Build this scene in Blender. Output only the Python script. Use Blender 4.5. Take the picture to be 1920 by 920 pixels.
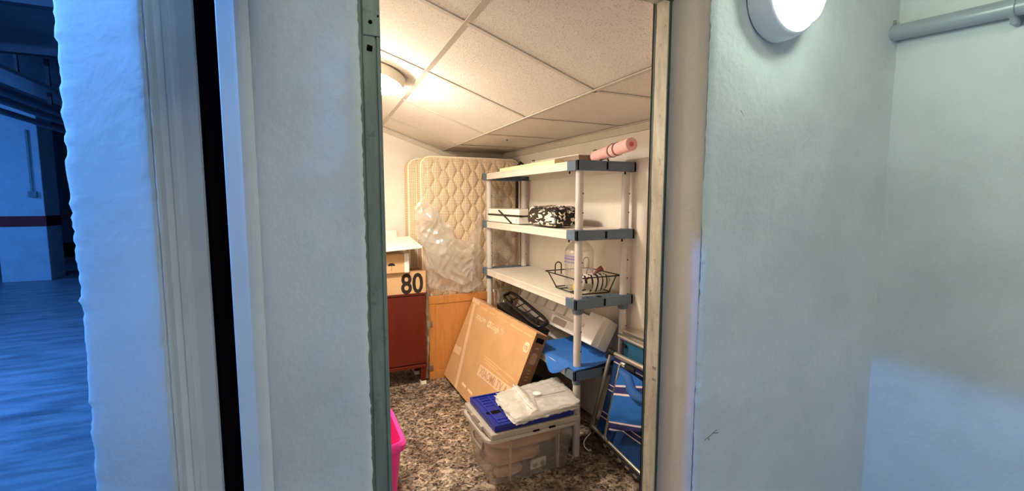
import bpy, bmesh, math, random
import numpy as np
from mathutils import Vector, Matrix, noise
random.seed(7)
for o in list(bpy.data.objects): bpy.data.objects.remove(o)
scene = bpy.context.scene
COL = scene.collection
R = math.radians

# ------------------------------------------------------------------ camera, world, exposure
cam_d = bpy.data.cameras.new('camera'); cam = bpy.data.objects.new('camera', cam_d); COL.objects.link(cam)
cam.location = (0, 0, 1.40)
cam.rotation_euler = (R(90 - 5.6176), 0, R(-24.822))
cam_d.sensor_width = 36; cam_d.lens = 854 / 1920 * 36; cam_d.clip_start = 0.01; cam_d.clip_end = 200
scene.camera = cam
world = bpy.data.worlds.new('world'); scene.world = world; world.use_nodes = True
bg = world.node_tree.nodes['Background']
bg.inputs[0].default_value = (0.10, 0.25, 0.60, 1); bg.inputs[1].default_value = 0.12
scene.view_settings.view_transform = 'Standard'; scene.view_settings.look = 'None'
scene.view_settings.exposure = 0.0; scene.view_settings.gamma = 1.0
scene.view_settings.use_curve_mapping = False
STORE_LAMP = 295.0
STORE_DOWN = 13.0       # downward share of the same lamp, watts
BULKHEAD = 44.0
VESTIBULE_FILL = 21.0        # added unseen ceiling lamp, brightens the vestibule the camera stands in
ADDED_PENDANT = 6800.0        # added unseen bulb, casts the blue light on column and right wall
ADDED_TUBES = 600.0  # added tube lamps, out of view, for the blue garage light

# ------------------------------------------------------------------ materials
def srgb(r, g, b):
    f = lambda c: (c / 255) / 12.92 if c / 255 <= 0.04045 else ((c / 255 + 0.055) / 1.055) ** 2.4
    return (f(r), f(g), f(b), 1)
class NT:
    def __init__(s, m): s.t = m.node_tree; s.n = s.t.nodes; s.l = s.t.links
    def new(s, t, **k):
        n = s.n.new(t)
        for a, b in k.items():
            if a.startswith('i_'):
                key = a[2:]
                n.inputs[int(key) if key.isdigit() else key.replace('_', ' ')].default_value = b
            else: setattr(n, a, b)
        return n
    def link(s, a, b): s.l.new(a, b)
def base(name, rough=0.6, metal=0.0, spec=0.5):
    m = bpy.data.materials.new(name); m.use_nodes = True
    b = m.node_tree.nodes['Principled BSDF']
    b.inputs['Roughness'].default_value = rough; b.inputs['Metallic'].default_value = metal
    b.inputs['Specular IOR Level'].default_value = spec
    return m, NT(m), b
def ramp(nt, fac, stops):
    r = nt.new('ShaderNodeValToRGB'); e = r.color_ramp.elements
    while len(e) < len(stops): e.new(0.5)
    for i, (p, c) in enumerate(stops): e[i].position = p; e[i].color = c
    nt.link(fac, r.inputs[0]); return r.outputs[0]
def coords(nt, scale=(1, 1, 1), rot=(0, 0, 0)):
    tc = nt.new('ShaderNodeTexCoord'); mp = nt.new('ShaderNodeMapping')
    mp.inputs['Scale'].default_value = scale; mp.inputs['Rotation'].default_value = rot
    nt.link(tc.outputs['Object'], mp.inputs[0]); return mp.outputs[0]
def noise_n(nt, co, scale, detail=4, rough=0.55, dist=0):
    n = nt.new('ShaderNodeTexNoise'); n.inputs['Scale'].default_value = scale; n.inputs['Detail'].default_value = detail
    n.inputs['Roughness'].default_value = rough; n.inputs['Distortion'].default_value = dist
    nt.link(co, n.inputs['Vector']); return n.outputs[0]
def bump(nt, b, h, strength, dist=0.01):
    n = nt.new('ShaderNodeBump'); n.inputs['Strength'].default_value = strength; n.inputs['Distance'].default_value = dist
    nt.link(h, n.inputs['Height']); nt.link(n.outputs[0], b.inputs['Normal'])
def mixc(nt, fac, a, b_):
    m = nt.new('ShaderNodeMix', data_type='RGBA')
    if isinstance(fac, float): m.inputs[0].default_value = fac
    else: nt.link(fac, m.inputs[0])
    for i, c in ((6, a), (7, b_)):
        if isinstance(c, tuple): m.inputs[i].default_value = c
        else: nt.link(c, m.inputs[i])
    return m.outputs[2]
def plain(name, c, rough=0.5, metal=0.0, var=0.06, scale=12, bmp=0.0, bscale=80, spec=0.5):
    m, nt, b = base(name, rough, metal, spec)
    co = coords(nt); n = noise_n(nt, co, scale)
    d = tuple(max(0, x * (1 - var * 2)) for x in c[:3]) + (1,); l = tuple(min(1, x * (1 + var)) for x in c[:3]) + (1,)
    nt.link(ramp(nt, n, [(0.3, d), (0.7, l)]), b.inputs['Base Color'])
    if bmp: bump(nt, b, noise_n(nt, co, bscale), bmp)
    return m
def plaster(name, c, dirt, bs=0.35, s1=45, s2=9, stain=0.6):
    m, nt, b = base(name, 0.75, 0, 0.3)
    co = coords(nt)
    n1 = noise_n(nt, co, s1, 8, 0.6); n2 = noise_n(nt, co, s2, 4); n3 = noise_n(nt, co, 2.2, 6, 0.65)
    base_c = ramp(nt, n3, [(0.3, dirt), (stain, c)])
    sp = nt.new('ShaderNodeTexVoronoi', i_Scale=38.0); nt.link(co, sp.inputs['Vector'])
    fleck = ramp(nt, sp.outputs['Distance'], [(0.02, (1, 1, 1, 1)), (0.07, (0, 0, 0, 1))])
    gate = ramp(nt, noise_n(nt, co, 7, 3), [(0.6, (0, 0, 0, 1)), (0.68, (1, 1, 1, 1))])
    mul = nt.new('ShaderNodeMath', operation='MULTIPLY'); nt.link(fleck, mul.inputs[0]); nt.link(gate, mul.inputs[1])
    dk = tuple(x * 0.35 for x in c[:3]) + (1,)
    nt.link(mixc(nt, mul.outputs[0], base_c, dk), b.inputs['Base Color'])
    ad = nt.new('ShaderNodeMath', operation='MULTIPLY_ADD'); ad.inputs[1].default_value = 1.6
    nt.link(n2, ad.inputs[0]); nt.link(n1, ad.inputs[2])
    bump(nt, b, ad.outputs[0], bs, 0.012)
    return m
def emit(name, c, s):
    m = bpy.data.materials.new(name); m.use_nodes = True; nt = NT(m)
    nt.n.remove(nt.n['Principled BSDF'])
    e = nt.new('ShaderNodeEmission'); e.inputs[0].default_value = c; e.inputs[1].default_value = s
    nt.link(e.outputs[0], nt.n['Material Output'].inputs[0]); return m
def film(name, c, trans=0.6, rough=0.15, glossy=0.25, diff=0.5):
    """thin clear plastic: see-through with milky diffuse and gloss"""
    m = bpy.data.materials.new(name); m.use_nodes = True; nt = NT(m)
    nt.n.remove(nt.n['Principled BSDF'])
    t = nt.new('ShaderNodeBsdfTransparent'); d = nt.new('ShaderNodeBsdfDiffuse'); tl = nt.new('ShaderNodeBsdfTranslucent')
    g = nt.new('ShaderNodeBsdfGlossy', i_Roughness=rough); d.inputs[0].default_value = c; tl.inputs[0].default_value = c
    dm = nt.new('ShaderNodeMixShader', i_0=0.4); nt.link(d.outputs[0], dm.inputs[1]); nt.link(tl.outputs[0], dm.inputs[2])
    m1 = nt.new('ShaderNodeMixShader', i_0=1 - trans); nt.link(t.outputs[0], m1.inputs[1]); nt.link(dm.outputs[0], m1.inputs[2])
    lw = nt.new('ShaderNodeLayerWeight', i_0=0.35)
    mu = nt.new('ShaderNodeMath', operation='MULTIPLY_ADD'); mu.inputs[1].default_value = 0.5; mu.inputs[2].default_value = glossy * 0.4
    nt.link(lw.outputs['Facing'], mu.inputs[0])
    m2 = nt.new('ShaderNodeMixShader'); nt.link(mu.outputs[0], m2.inputs[0]); nt.link(m1.outputs[0], m2.inputs[1]); nt.link(g.outputs[0], m2.inputs[2])
    co = coords(nt); bn = nt.new('ShaderNodeBump', i_Strength=0.35, i_Distance=0.01); nt.link(noise_n(nt, co, 26, 3), bn.inputs['Height'])
    nt.link(bn.outputs[0], g.inputs['Normal'])
    nt.link(m2.outputs[0], nt.n['Material Output'].inputs[0]); return m

M = {}
M['plaster_out'] = plaster('painted plaster', srgb(222, 226, 222), srgb(200, 205, 200), 0.24, 80, 12)
M['plaster_column'] = plaster('smoother painted plaster', srgb(222, 226, 222), srgb(204, 209, 204), 0.11, 90, 16)
M['plaster_in'] = plaster('storage wall plaster', srgb(238, 231, 220), srgb(222, 213, 200), 0.12, 30, 5)
M['reveal'] = plaster('reveal render', srgb(205, 198, 186), srgb(186, 182, 172), 0.12, 50, 8)
M['trim_paint'] = plain('trim paint', srgb(222, 222, 214), 0.4, 0, 0.03)
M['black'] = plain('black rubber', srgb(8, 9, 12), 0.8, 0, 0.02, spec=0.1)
M['blackplastic'] = plain('black plastic', srgb(22, 20, 19), 0.35, 0, 0.1)
M['blackwire'] = plain('black coated wire', srgb(28, 22, 20), 0.4)
M['tee'] = plain('ceiling tee enamel', srgb(206, 197, 182), 0.7, 0, 0.03, spec=0.2)
M['greenmetal'] = None
def worn_metal(name, paint, bare, lo, hi):
    m, nt, b = base(name, 0.5, 0.15)
    co = coords(nt, (1, 1, 0.25)); n = noise_n(nt, co, 22, 8, 0.7)
    c1 = ramp(nt, n, [(lo, paint), (hi, bare)])
    co2 = coords(nt); n2 = noise_n(nt, co2, 40, 5, 0.7)
    c2 = ramp(nt, n2, [(0.28, (0.12, 0.1, 0.08, 1)), (0.4, (1, 1, 1, 1))])
    mm = nt.new('ShaderNodeMix', data_type='RGBA', blend_type='MULTIPLY'); mm.inputs[0].default_value = 0.5
    nt.link(c1, mm.inputs[6]); nt.link(c2, mm.inputs[7]); nt.link(mm.outputs[2], b.inputs['Base Color'])
    bump(nt, b, n, 0.15, 0.004); return m
M['greenmetal'] = worn_metal('green painted steel', srgb(112, 124, 114), srgb(150, 156, 142), 0.45, 0.75)
M['darkgreen'] = worn_metal('dark green painted steel', srgb(62, 76, 72), srgb(100, 108, 98), 0.5, 0.8)
M['wornjamb'] = worn_metal('worn jamb steel', srgb(178, 172, 150), srgb(224, 216, 194), 0.38, 0.62)
M['hole'] = plain('dark hole', srgb(14, 12, 11), 0.9, spec=0.1)
def tile_mat():
    m, nt, b = base('mineral fibre tile', 0.9, 0, 0.15)
    co = coords(nt); n1 = noise_n(nt, co, 190, 4, 0.65); n2 = noise_n(nt, co, 3)
    c = ramp(nt, n2, [(0.3, srgb(228, 219, 207)), (0.7, srgb(236, 228, 217))])
    d = ramp(nt, n1, [(0.36, srgb(206, 196, 182)), (0.46, (1, 1, 1, 1))])
    mm = nt.new('ShaderNodeMix', data_type='RGBA', blend_type='MULTIPLY'); mm.inputs[0].default_value = 0.8
    nt.link(c, mm.inputs[6]); nt.link(d, mm.inputs[7]); nt.link(mm.outputs[2], b.inputs['Base Color'])
    bump(nt, b, n1, 0.6, 0.006); return m
M['tile'] = tile_mat()
def terrazzo():
    m, nt, b = base('speckled vinyl floor', 0.45, 0, 0.4)
    co = coords(nt)
    n1 = noise_n(nt, co, 19, 6, 0.66, 1.8); n2 = noise_n(nt, co, 6, 3, 0.5, 0.5); n3 = noise_n(nt, co, 42, 5, 0.65, 1.2)
    a = ramp(nt, n1, [(0.42, srgb(24, 17, 13)), (0.49, srgb(78, 62, 50)), (0.54, srgb(150, 132, 112)), (0.62, srgb(222, 208, 188))])
    d = ramp(nt, n3, [(0.43, srgb(28, 19, 15)), (0.54, srgb(208, 190, 168))])
    c = mixc(nt, 0.42, a, d)
    e = ramp(nt, n2, [(0.35, srgb(150, 140, 130)), (0.6, (1, 1, 1, 1))])
    mm = nt.new('ShaderNodeMix', data_type='RGBA', blend_type='MULTIPLY'); mm.inputs[0].default_value = 0.8
    nt.link(c, mm.inputs[6]); nt.link(e, mm.inputs[7]); nt.link(mm.outputs[2], b.inputs['Base Color'])
    return m
M['floor_in'] = terrazzo()
def concrete():
    m, nt, b = base('garage floor', 0.4, 0, 0.5)
    co = coords(nt, (0.5, 2.2, 1), (0, 0, R(-25))); n = noise_n(nt, co, 3.5, 8, 0.65, 0.6); n2 = noise_n(nt, co, 16, 6, 0.6)
    nt.link(ramp(nt, n, [(0.3, srgb(96, 104, 112)), (0.65, srgb(165, 170, 176))]), b.inputs['Base Color'])
    nt.link(ramp(nt, n2, [(0.3, (0.25,) * 3 + (1,)), (0.7, (0.6,) * 3 + (1,))]), b.inputs['Roughness'])
    bump(nt, b, n2, 0.25, 0.01); return m
M['floor_out'] = concrete()
M['garage_ceiling'] = plain('garage ceiling concrete', srgb(120, 125, 130), 0.9, 0, 0.1, 3)
M['garage_white'] = plain('garage pillar paint', srgb(225, 228, 232), 0.7, 0, 0.06, 4)
M['garage_dark'] = plain('dark garage wall', srgb(70, 74, 80), 0.8)
M['redstripe'] = plain('dark red stripe paint', srgb(140, 30, 35), 0.6)
M['pipe_grey'] = plain('grey pvc', srgb(160, 168, 170), 0.3, 0, 0.04)
M['pipe_dark'] = plain('painted steel pipe', srgb(120, 130, 140), 0.4, 0, 0.1)
M['shelf'] = plain('light grey shelf plastic', srgb(216, 208, 194), 0.45, 0, 0.03, bmp=0.08, bscale=150)
M['post'] = plain('grey post plastic', srgb(200, 196, 188), 0.35, 0, 0.03)
M['bracket'] = plain('slate blue plastic', srgb(84, 104, 124), 0.4, 0, 0.05)
M['cupboard'] = None
def wood(name, a, c, rough=0.35, sc=(14, 14, 1.2)):
    m, nt, b = base(name, rough)
    co = coords(nt, sc); n = noise_n(nt, co, 3, 6, 0.6, 0.8)
    nt.link(ramp(nt, n, [(0.3, a), (0.7, c)]), b.inputs['Base Color']); bump(nt, b, n, 0.04); return m
M['cupboard'] = wood('red brown veneer', srgb(84, 22, 8), srgb(102, 30, 12), 0.3)
M['orange_wood'] = wood('orange beech', srgb(190, 124, 60), srgb(208, 144, 80), 0.4)
M['cardboard'] = plain('tv cardboard', srgb(204, 160, 112), 0.75, 0, 0.05, 6, 0.06, 200, 0.2)
M['cardboard_end'] = plain('brown carton end', srgb(128, 92, 66), 0.75, 0, 0.06, 10, spec=0.2)
M['cardboard_pale'] = plain('pale cardboard', srgb(206, 170, 126), 0.8, 0, 0.04, 8, spec=0.2)
M['tape'] = plain('pale tape', srgb(228, 196, 158), 0.35, 0, 0.03)
M['print_pale'] = plain('pale print', srgb(240, 214, 176), 0.7)
M['print_tan'] = plain('tan print', srgb(198, 148, 104), 0.7)
M['print_line'] = plain('faint print', srgb(226, 178, 120), 0.7)
M['print_dark'] = plain('black print', srgb(34, 22, 18), 0.8)
M['print_endpale'] = plain('carton end print', srgb(160, 122, 94), 0.7)
M['white_board'] = plain('white melamine', srgb(240, 234, 220), 0.4, 0, 0.02)
M['white_paint'] = plain('white tape wrap', srgb(238, 236, 230), 0.6, 0, 0.03)
M['cream_plank'] = plain('cream plank', srgb(236, 220, 176), 0.5, 0, 0.03)
M['greybrown'] = plain('grey brown board', srgb(150, 128, 108), 0.6, 0, 0.06)
M['foam'] = plain('white polystyrene', srgb(240, 236, 228), 0.85, 0, 0.02, bmp=0.25, bscale=220)
M['bluemat'] = plain('blue foam mat', srgb(46, 108, 190), 0.5, 0, 0.05)
M['bluecrate'] = plain('royal blue plastic', srgb(18, 34, 130), 0.35, 0, 0.06)
M['bluecrate_line'] = plain('royal blue rib plastic', srgb(34, 54, 160), 0.35, 0, 0.06)
M['greylid'] = plain('grey case plastic', srgb(168, 160, 148), 0.45, 0, 0.04)
M['pink'] = plain('pink plastic', srgb(246, 62, 160), 0.35, 0, 0.03)
M['pinkfoam'] = plain('pink foam', srgb(244, 188, 182), 0.8, 0, 0.04, 30, 0.1, 120)
M['pinkcore'] = plain('red pink foam core', srgb(222, 110, 112), 0.9)
M['strap'] = plain('taupe strap', srgb(132, 104, 92), 0.7)
M['alu'] = plain('brushed aluminium', srgb(206, 200, 188), 0.28, 0.85, 0.05)
M['steel'] = plain('dull steel', srgb(150, 144, 134), 0.4, 0.7, 0.05)
M['chairblue'] = plain('blue canvas', srgb(38, 92, 164), 0.8, 0, 0.05, 40, 0.15, 400)
M['chairnavy'] = plain('navy canvas', srgb(40, 48, 96), 0.8, 0, 0.05, 40)
M['chairdark'] = plain('dark blue canvas', srgb(26, 52, 96), 0.8, 0, 0.05, 40)
M['chairwhite'] = plain('white canvas stripe', srgb(226, 206, 204), 0.8)
M['teal_canvas'] = plain('teal canvas', srgb(34, 96, 130), 0.8)
M['film'] = film('crumpled clear film', (0.97, 0.93, 0.84, 1), 0.58, 0.12, 0.35)
M['film_clear'] = film('clear film', (0.9, 0.85, 0.74, 1), 0.72, 0.12, 0.4)
M['tub'] = film('translucent tub plastic', (0.84, 0.77, 0.70, 1), 0.72, 0.2, 0.1)
M['zipbag'] = film('milky zip bag', (0.98, 0.96, 0.90, 1), 0.08, 0.16, 0.3)
M['tubrim'] = film('translucent tub rim', (0.82, 0.77, 0.7, 1), 0.2, 0.25, 0.2)
M['cloth'] = plain('beige cloth', srgb(196, 156, 128), 0.9, 0, 0.14, 14, 0.3, 30)
M['clothpale'] = plain('pale rolled cloth', srgb(214, 186, 164), 0.9, 0, 0.1, 14)
M['darkteal'] = plain('dark teal cloth', srgb(54, 62, 62), 0.9)
M['socket'] = plain('white socket plastic', srgb(242, 240, 234), 0.4)
M['lampwhite'] = plain('white lamp enamel', srgb(235, 228, 212), 0.4, 0, 0.02)
M['lampgrey'] = plain('pale grey lamp housing', srgb(242, 244, 245), 0.4, 0, 0.01)
M['globe'] = emit('warm lit globe', (1.0, 0.88, 0.74, 1), STORE_LAMP)
M['bulk'] = emit('cool lit glass', (0.81, 1.0, 0.87, 1), BULKHEAD)
M['panel'] = emit('added neutral lit panel', (1.0, 0.99, 0.80, 1), VESTIBULE_FILL)
M['added_pendant'] = emit('added blue bulb', (0.11, 0.36, 1.0, 1), ADDED_PENDANT)
M['added_tubeD'] = emit('added blue tube by the pipes', (0.08, 0.32, 1.0, 1), ADDED_TUBES * 3.2)
M['added_tubeC'] = emit('added blue tube deep', (0.06, 0.30, 1.0, 1), ADDED_TUBES)
M['purple'] = plain('violet bottle label', srgb(120, 110, 160), 0.6)
M['bottle'] = film('clear bottle', (0.85, 0.8, 0.72, 1), 0.78, 0.08, 0.35)
M['yellow'] = plain('yellow packet', srgb(212, 186, 60), 0.5)
M['maroon'] = plain('maroon bag neck', srgb(110, 52, 40), 0.5)
M['wool'] = plain('dusty debris', srgb(92, 84, 76), 0.9)
def gingham():
    m, nt, b = base('gingham mattress ticking', 0.9, 0, 0.15)
    tc = nt.new('ShaderNodeTexCoord'); sp = nt.new('ShaderNodeSeparateXYZ'); nt.link(tc.outputs['Object'], sp.inputs[0])
    outs = []
    for k in (0, 2):
        a = nt.new('ShaderNodeMath', operation='MULTIPLY'); a.inputs[1].default_value = 2 * math.pi / 0.0125; nt.link(sp.outputs[k], a.inputs[0])
        s = nt.new('ShaderNodeMath', operation='SINE'); nt.link(a.outputs[0], s.inputs[0])
        g = nt.new('ShaderNodeMath', operation='GREATER_THAN'); g.inputs[1].default_value = 0.15; nt.link(s.outputs[0], g.inputs[0]); outs.append(g.outputs[0])
    ad = nt.new('ShaderNodeMath', operation='ADD'); nt.link(outs[0], ad.inputs[0]); nt.link(outs[1], ad.inputs[1])
    h = nt.new('ShaderNodeMath', operation='MULTIPLY'); h.inputs[1].default_value = 0.5; nt.link(ad.outputs[0], h.inputs[0])
    nt.link(ramp(nt, h.outputs[0], [(0.0, srgb(236, 222, 198)), (0.5, srgb(210, 184, 148)), (1.0, srgb(172, 138, 102))]), b.inputs['Base Color'])
    return m
M['gingham'] = gingham()
def sideband():
    m, nt, b = base('mattress side band', 0.9, 0, 0.15)
    w = nt.new('ShaderNodeTexWave', bands_direction='Z', i_Scale=22.0); nt.link(coords(nt), w.inputs[0])
    nt.link(ramp(nt, w.outputs[0], [(0.3, srgb(206, 176, 136)), (0.7, srgb(232, 214, 184))]), b.inputs['Base Color']); return m
M['sideband'] = sideband()
M['piping'] = plain('cream piping', srgb(246, 232, 206), 0.7, 0, 0.02)
def zebra(name, sc, lo, rot=(0, 0, 0)):
    m, nt, b = base(name, 0.4)
    n = noise_n(nt, coords(nt, sc, rot), 20, 3, 0.5, 0.9)
    nt.link(ramp(nt, n, [(lo, srgb(22, 17, 14)), (lo + 0.02, srgb(232, 220, 200))]), b.inputs['Base Color']); return m
M['zebra'] = zebra('black and white print', (2.2, 0.7, 2.4), 0.545)
def baggy():
    m, nt, b = base('striped bag plastic', 0.3)
    co = coords(nt); w = nt.new('ShaderNodeTexWave', bands_direction='X', i_Scale=9.0, i_Distortion=2.5); nt.link(co, w.inputs[0])
    nt.link(ramp(nt, w.outputs[0], [(0.20, srgb(26, 22, 20)), (0.26, srgb(236, 228, 216))]), b.inputs['Base Color']); return m
M['bagstripe'] = baggy()

# ------------------------------------------------------------------ geometry helpers
class MB:
    def __init__(s): s.v = []; s.f = []
    def add(s, v, f):
        o = len(s.v); s.v += [tuple(map(float, p)) for p in v]; s.f += [tuple(i + o for i in q) for q in f]; return s
    def hexa(s, p):   # p[0..3] bottom ccw, p[4..7] top
        return s.add(p, [(3, 2, 1, 0), (4, 5, 6, 7), (0, 1, 5, 4), (1, 2, 6, 5), (2, 3, 7, 6), (3, 0, 4, 7)])
    def box(s, x0, x1, y0, y1, z0, z1):
        return s.hexa([(x0, y0, z0), (x1, y0, z0), (x1, y1, z0), (x0, y1, z0), (x0, y0, z1), (x1, y0, z1), (x1, y1, z1), (x0, y1, z1)])
    def frame_box(s, org, ex, ey, ez):
        o, a, b, c = map(Vector, (org, ex, ey, ez))
        return s.hexa([o, o + a, o + a + b, o + b, o + c, o + a + c, o + a + b + c, o + b + c])
    def tube(s, path, r, n=10, closed=False, caps=True):
        P = [Vector(p) for p in path]; N = len(P); rs = r if isinstance(r, (list, tuple)) else [r] * N
        T = []
        for i in range(N):
            a = P[i - 1] if (closed or i > 0) else P[0]; b = P[(i + 1) % N] if (closed or i < N - 1) else P[-1]
            T.append((b - a).normalized())
        ref = Vector((0, 0, 1)) if abs(T[0].z) < 0.9 else Vector((1, 0, 0))
        u = T[0].cross(ref).normalized(); vs = []
        for i in range(N):
            u = (u - T[i] * u.dot(T[i])).normalized(); w = T[i].cross(u)
            for k in range(n):
                t = 2 * math.pi * k / n; vs.append(P[i] + (u * math.cos(t) + w * math.sin(t)) * rs[i])
        fs = []
        for i in range(N if closed else N - 1):
            j = (i + 1) % N
            for k in range(n):
                l = (k + 1) % n; fs.append((i * n + k, i * n + l, j * n + l, j * n + k))
        if caps and not closed:
            fs.append(tuple(reversed(range(n)))); fs.append(tuple((N - 1) * n + k for k in range(n)))
        return s.add(vs, fs)
    def cyl(s, a, b, r, n=16): return s.tube([a, b], r, n)
    def lathe(s, prof, center, axis=(0, 0, 1), n=32, sx=1.0):
        ax = Vector(axis).normalized(); ref = Vector((0, 0, 1)) if abs(ax.z) < 0.9 else Vector((1, 0, 0))
        u = ax.cross(ref).normalized(); w = ax.cross(u); c = Vector(center); vs = []; fs = []
        for r, h in prof:
            for k in range(n):
                t = 2 * math.pi * k / n; vs.append(c + ax * h + u * (r * math.cos(t) * sx) + w * (r * math.sin(t)))
        for i in range(len(prof) - 1):
            for k in range(n):
                l = (k + 1) % n; fs.append((i * n + k, i * n + l, (i + 1) * n + l, (i + 1) * n + k))
        return s.add(vs, fs)
    def prism(s, poly, ext):
        n = len(poly); e = Vector(ext); P = [Vector(p) for p in poly]
        return s.add(P + [p + e for p in P], [tuple(reversed(range(n))), tuple(range(n, 2 * n))] + [(i, (i + 1) % n, n + (i + 1) % n, n + i) for i in range(n)])
    def grid(s, nu, nv, fn, closed_u=False):
        vs = [fn(i / (nu - 1), j / (nv - 1)) for j in range(nv) for i in range(nu)]
        fs = [(j * nu + i, j * nu + i + 1, (j + 1) * nu + i + 1, (j + 1) * nu + i) for j in range(nv - 1) for i in range(nu - 1)]
        return s.add(vs, fs)
    def sphere(s, c, r, nu=24, nv=14, fn=None):
        c = Vector(c); rr = r if isinstance(r, (tuple, list)) else (r, r, r); vs = []; fs = []
        for j in range(nv + 1):
            ph = math.pi * j / nv
            for i in range(nu):
                th = 2 * math.pi * i / nu; d = Vector((math.sin(ph) * math.cos(th), math.sin(ph) * math.sin(th), math.cos(ph)))
                k = fn(d) if fn else 1.0
                vs.append(c + Vector((d.x * rr[0], d.y * rr[1], d.z * rr[2])) * k)
        for j in range(nv):
            for i in range(nu):
                l = (i + 1) % nu; fs.append((j * nu + i, (j + 1) * nu + i, (j + 1) * nu + l, j * nu + l))
        return s.add(vs, fs)
ROOT = {}
def inv_of(parent):
    while parent is not None:
        if parent.name in ROOT: return ROOT[parent.name].inverted()
        parent = parent.parent
    return Matrix.Identity(4)
def build(mb, name, mat, parent=None, bevel=0.0, seg=2, smooth=False, local=False, kind=None, weld=False):
    me = bpy.data.meshes.new(name); bm = bmesh.new()
    inv = Matrix.Identity(4) if local else inv_of(parent)
    vs = [bm.verts.new(inv @ Vector(p)) for p in mb.v]
    for f in mb.f:
        try: bm.faces.new([vs[i] for i in f])
        except ValueError: pass
    if weld: bmesh.ops.remove_doubles(bm, verts=bm.verts, dist=1e-5)
    bmesh.ops.recalc_face_normals(bm, faces=bm.faces)
    if bevel:
        ed = [e for e in bm.edges if len(e.link_faces) == 2 and e.calc_face_angle(0) > 0.5]
        bmesh.ops.bevel(bm, geom=ed, offset=bevel, segments=seg, affect='EDGES', profile=0.5, clamp_overlap=True)
    bm.to_mesh(me); bm.free()
    if smooth:
        me.polygons.foreach_set('use_smooth', [True] * len(me.polygons))
        if smooth == 'auto':
            me.set_sharp_from_angle(angle=R(40))
    me.materials.append(M[mat] if isinstance(mat, str) else mat)
    o = bpy.data.objects.new(name, me); COL.objects.link(o)
    if parent is not None: o.parent = parent
    if kind: o['kind'] = kind
    return o
def tag(o, label, cat, group=None, kind=None):
    o['label'] = label; o['category'] = cat
    if group: o['group'] = group
    if kind: o['kind'] = kind
    return o
def thing(name, label, cat, loc=(0, 0, 0), rot=(0, 0, 0), group=None, kind=None, mat=None):
    o = bpy.data.objects.new(name, None); COL.objects.link(o); o.empty_display_size = 0.05
    if mat is None:
        from mathutils import Euler
        mat = Matrix.Translation(loc) @ Euler(rot).to_matrix().to_4x4()
    o.matrix_world = mat; ROOT[o.name] = mat.copy()
    return tag(o, label, cat, group, kind)
def struct(name, mb, mat, label, cat, **k):
    return tag(build(mb, name, mat, None, kind='structure', **k), label, cat)
def text(name, body, size, mat, parent, org, ux, uy, off=0.0, extrude=0.0004, lift=0.0006, sx=1.0, label=None):
    """flat lettering set on a surface: org = lower left, ux / uy = directions along and up the text (parent-local)"""
    cu = bpy.data.curves.new('t', 'FONT'); cu.body = body; cu.size = size; cu.extrude = extrude; cu.offset = off; cu.resolution_u = 3
    t = bpy.data.objects.new('t', cu); COL.objects.link(t)
    dg = bpy.context.evaluated_depsgraph_get(); me = bpy.data.meshes.new_from_object(t.evaluated_get(dg))
    bpy.data.objects.remove(t); bpy.data.curves.remove(cu)
    ux = Vector(ux).normalized(); uy = Vector(uy).normalized(); n = ux.cross(uy); org = Vector(org)
    for v in me.vertices: v.co = org + ux * (v.co.x * sx) + uy * v.co.y + n * (v.co.z + lift)
    me.name = name; me.materials.clear(); me.materials.append(M[mat])
    o = bpy.data.objects.new(name, me); COL.objects.link(o); o.parent = parent
    if label: o['label'] = label
    return o
def nz(x, y, z, s): return noise.noise(Vector((x * s, y * s, z * s)))

# ------------------------------------------------------------------ setting: corridor and door wall
FY = 0.735           # front face of the door wall
HW = 2.55            # height of walls to the slab
def rough_wall(x0, x1, z0, z1, yf, yb, jl=0.0, jr=0.0, nx=14, nzv=420, rl=0.006, rr=0.006, amp=0.0012, splay=0.0):
    """plaster wall whose front is a grid with uneven, crumbly vertical edges"""
    mb = MB(); us = [0, .012, .03, .06] + [0.06 + 0.88 * i / nx for i in range(1, nx)] + [.94, .97, .988, 1]
    nu = len(us); zs = [z0 + (z1 - z0) * j / nzv for j in range(nzv + 1)]; V = []
    for z in zs:
        el = jl * (nz(0.3, 1.7, z, 5) * 0.5 + nz(4, 2, z, 40) * 0.45 + nz(4, 9, z, 110) * 0.5); er = jr * (nz(7, 2, z, 5) * 0.6 + nz(3, 2, z, 40) * 0.3 + nz(1, 9, z, 110) * 0.3)
        for u in us:
            x = x0 + (x1 - x0) * u; dl = x - x0; dr = x1 - x
            wl = math.exp(-dl / 0.012); wr = math.exp(-dr / 0.012)
            y = yf + splay * (x1 - x) + amp * nz(x, 5, z, 24) + amp * 2 * nz(x, 3, z, 6)
            y += rl * math.exp(-(dl / 0.003)) * (1 + 0.9 * nz(1, 1, z, 50)) + rr * math.exp(-(dr / 0.003)) * (1 + 0.9 * nz(2, 1, z, 50))
            V.append((x + el * wl + er * wr, y, z))
    n0 = len(zs); F = [(j * nu + i, j * nu + i + 1, (j + 1) * nu + i + 1, (j + 1) * nu + i) for j in range(n0 - 1) for i in range(nu - 1)]
    b = len(V)
    for j in range(n0):
        V.append((V[j * nu][0], yb, zs[j])); V.append((V[j * nu + nu - 1][0], yb, zs[j]))
    for j in range(n0 - 1):
        F.append((j * nu, (j + 1) * nu, b + 2 * j + 2, b + 2 * j)); F.append((j * nu + nu - 1, b + 2 * j + 1, b + 2 * j + 3, (j + 1) * nu + nu - 1))
        F.append((b + 2 * j, b + 2 * j + 2, b + 2 * j + 3, b + 2 * j + 1))
    return mb.add(V, F)
struct('wall_column', rough_wall(-0.269, -0.171, 0, HW, FY, 1.05, 0.006, 0.0008, 12, 420, 0.006, 0.003, 0.0005, 0.35), 'plaster_column', 'white plastered column with a crumbly broken edge beside the garage', 'wall', smooth='auto')
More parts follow.
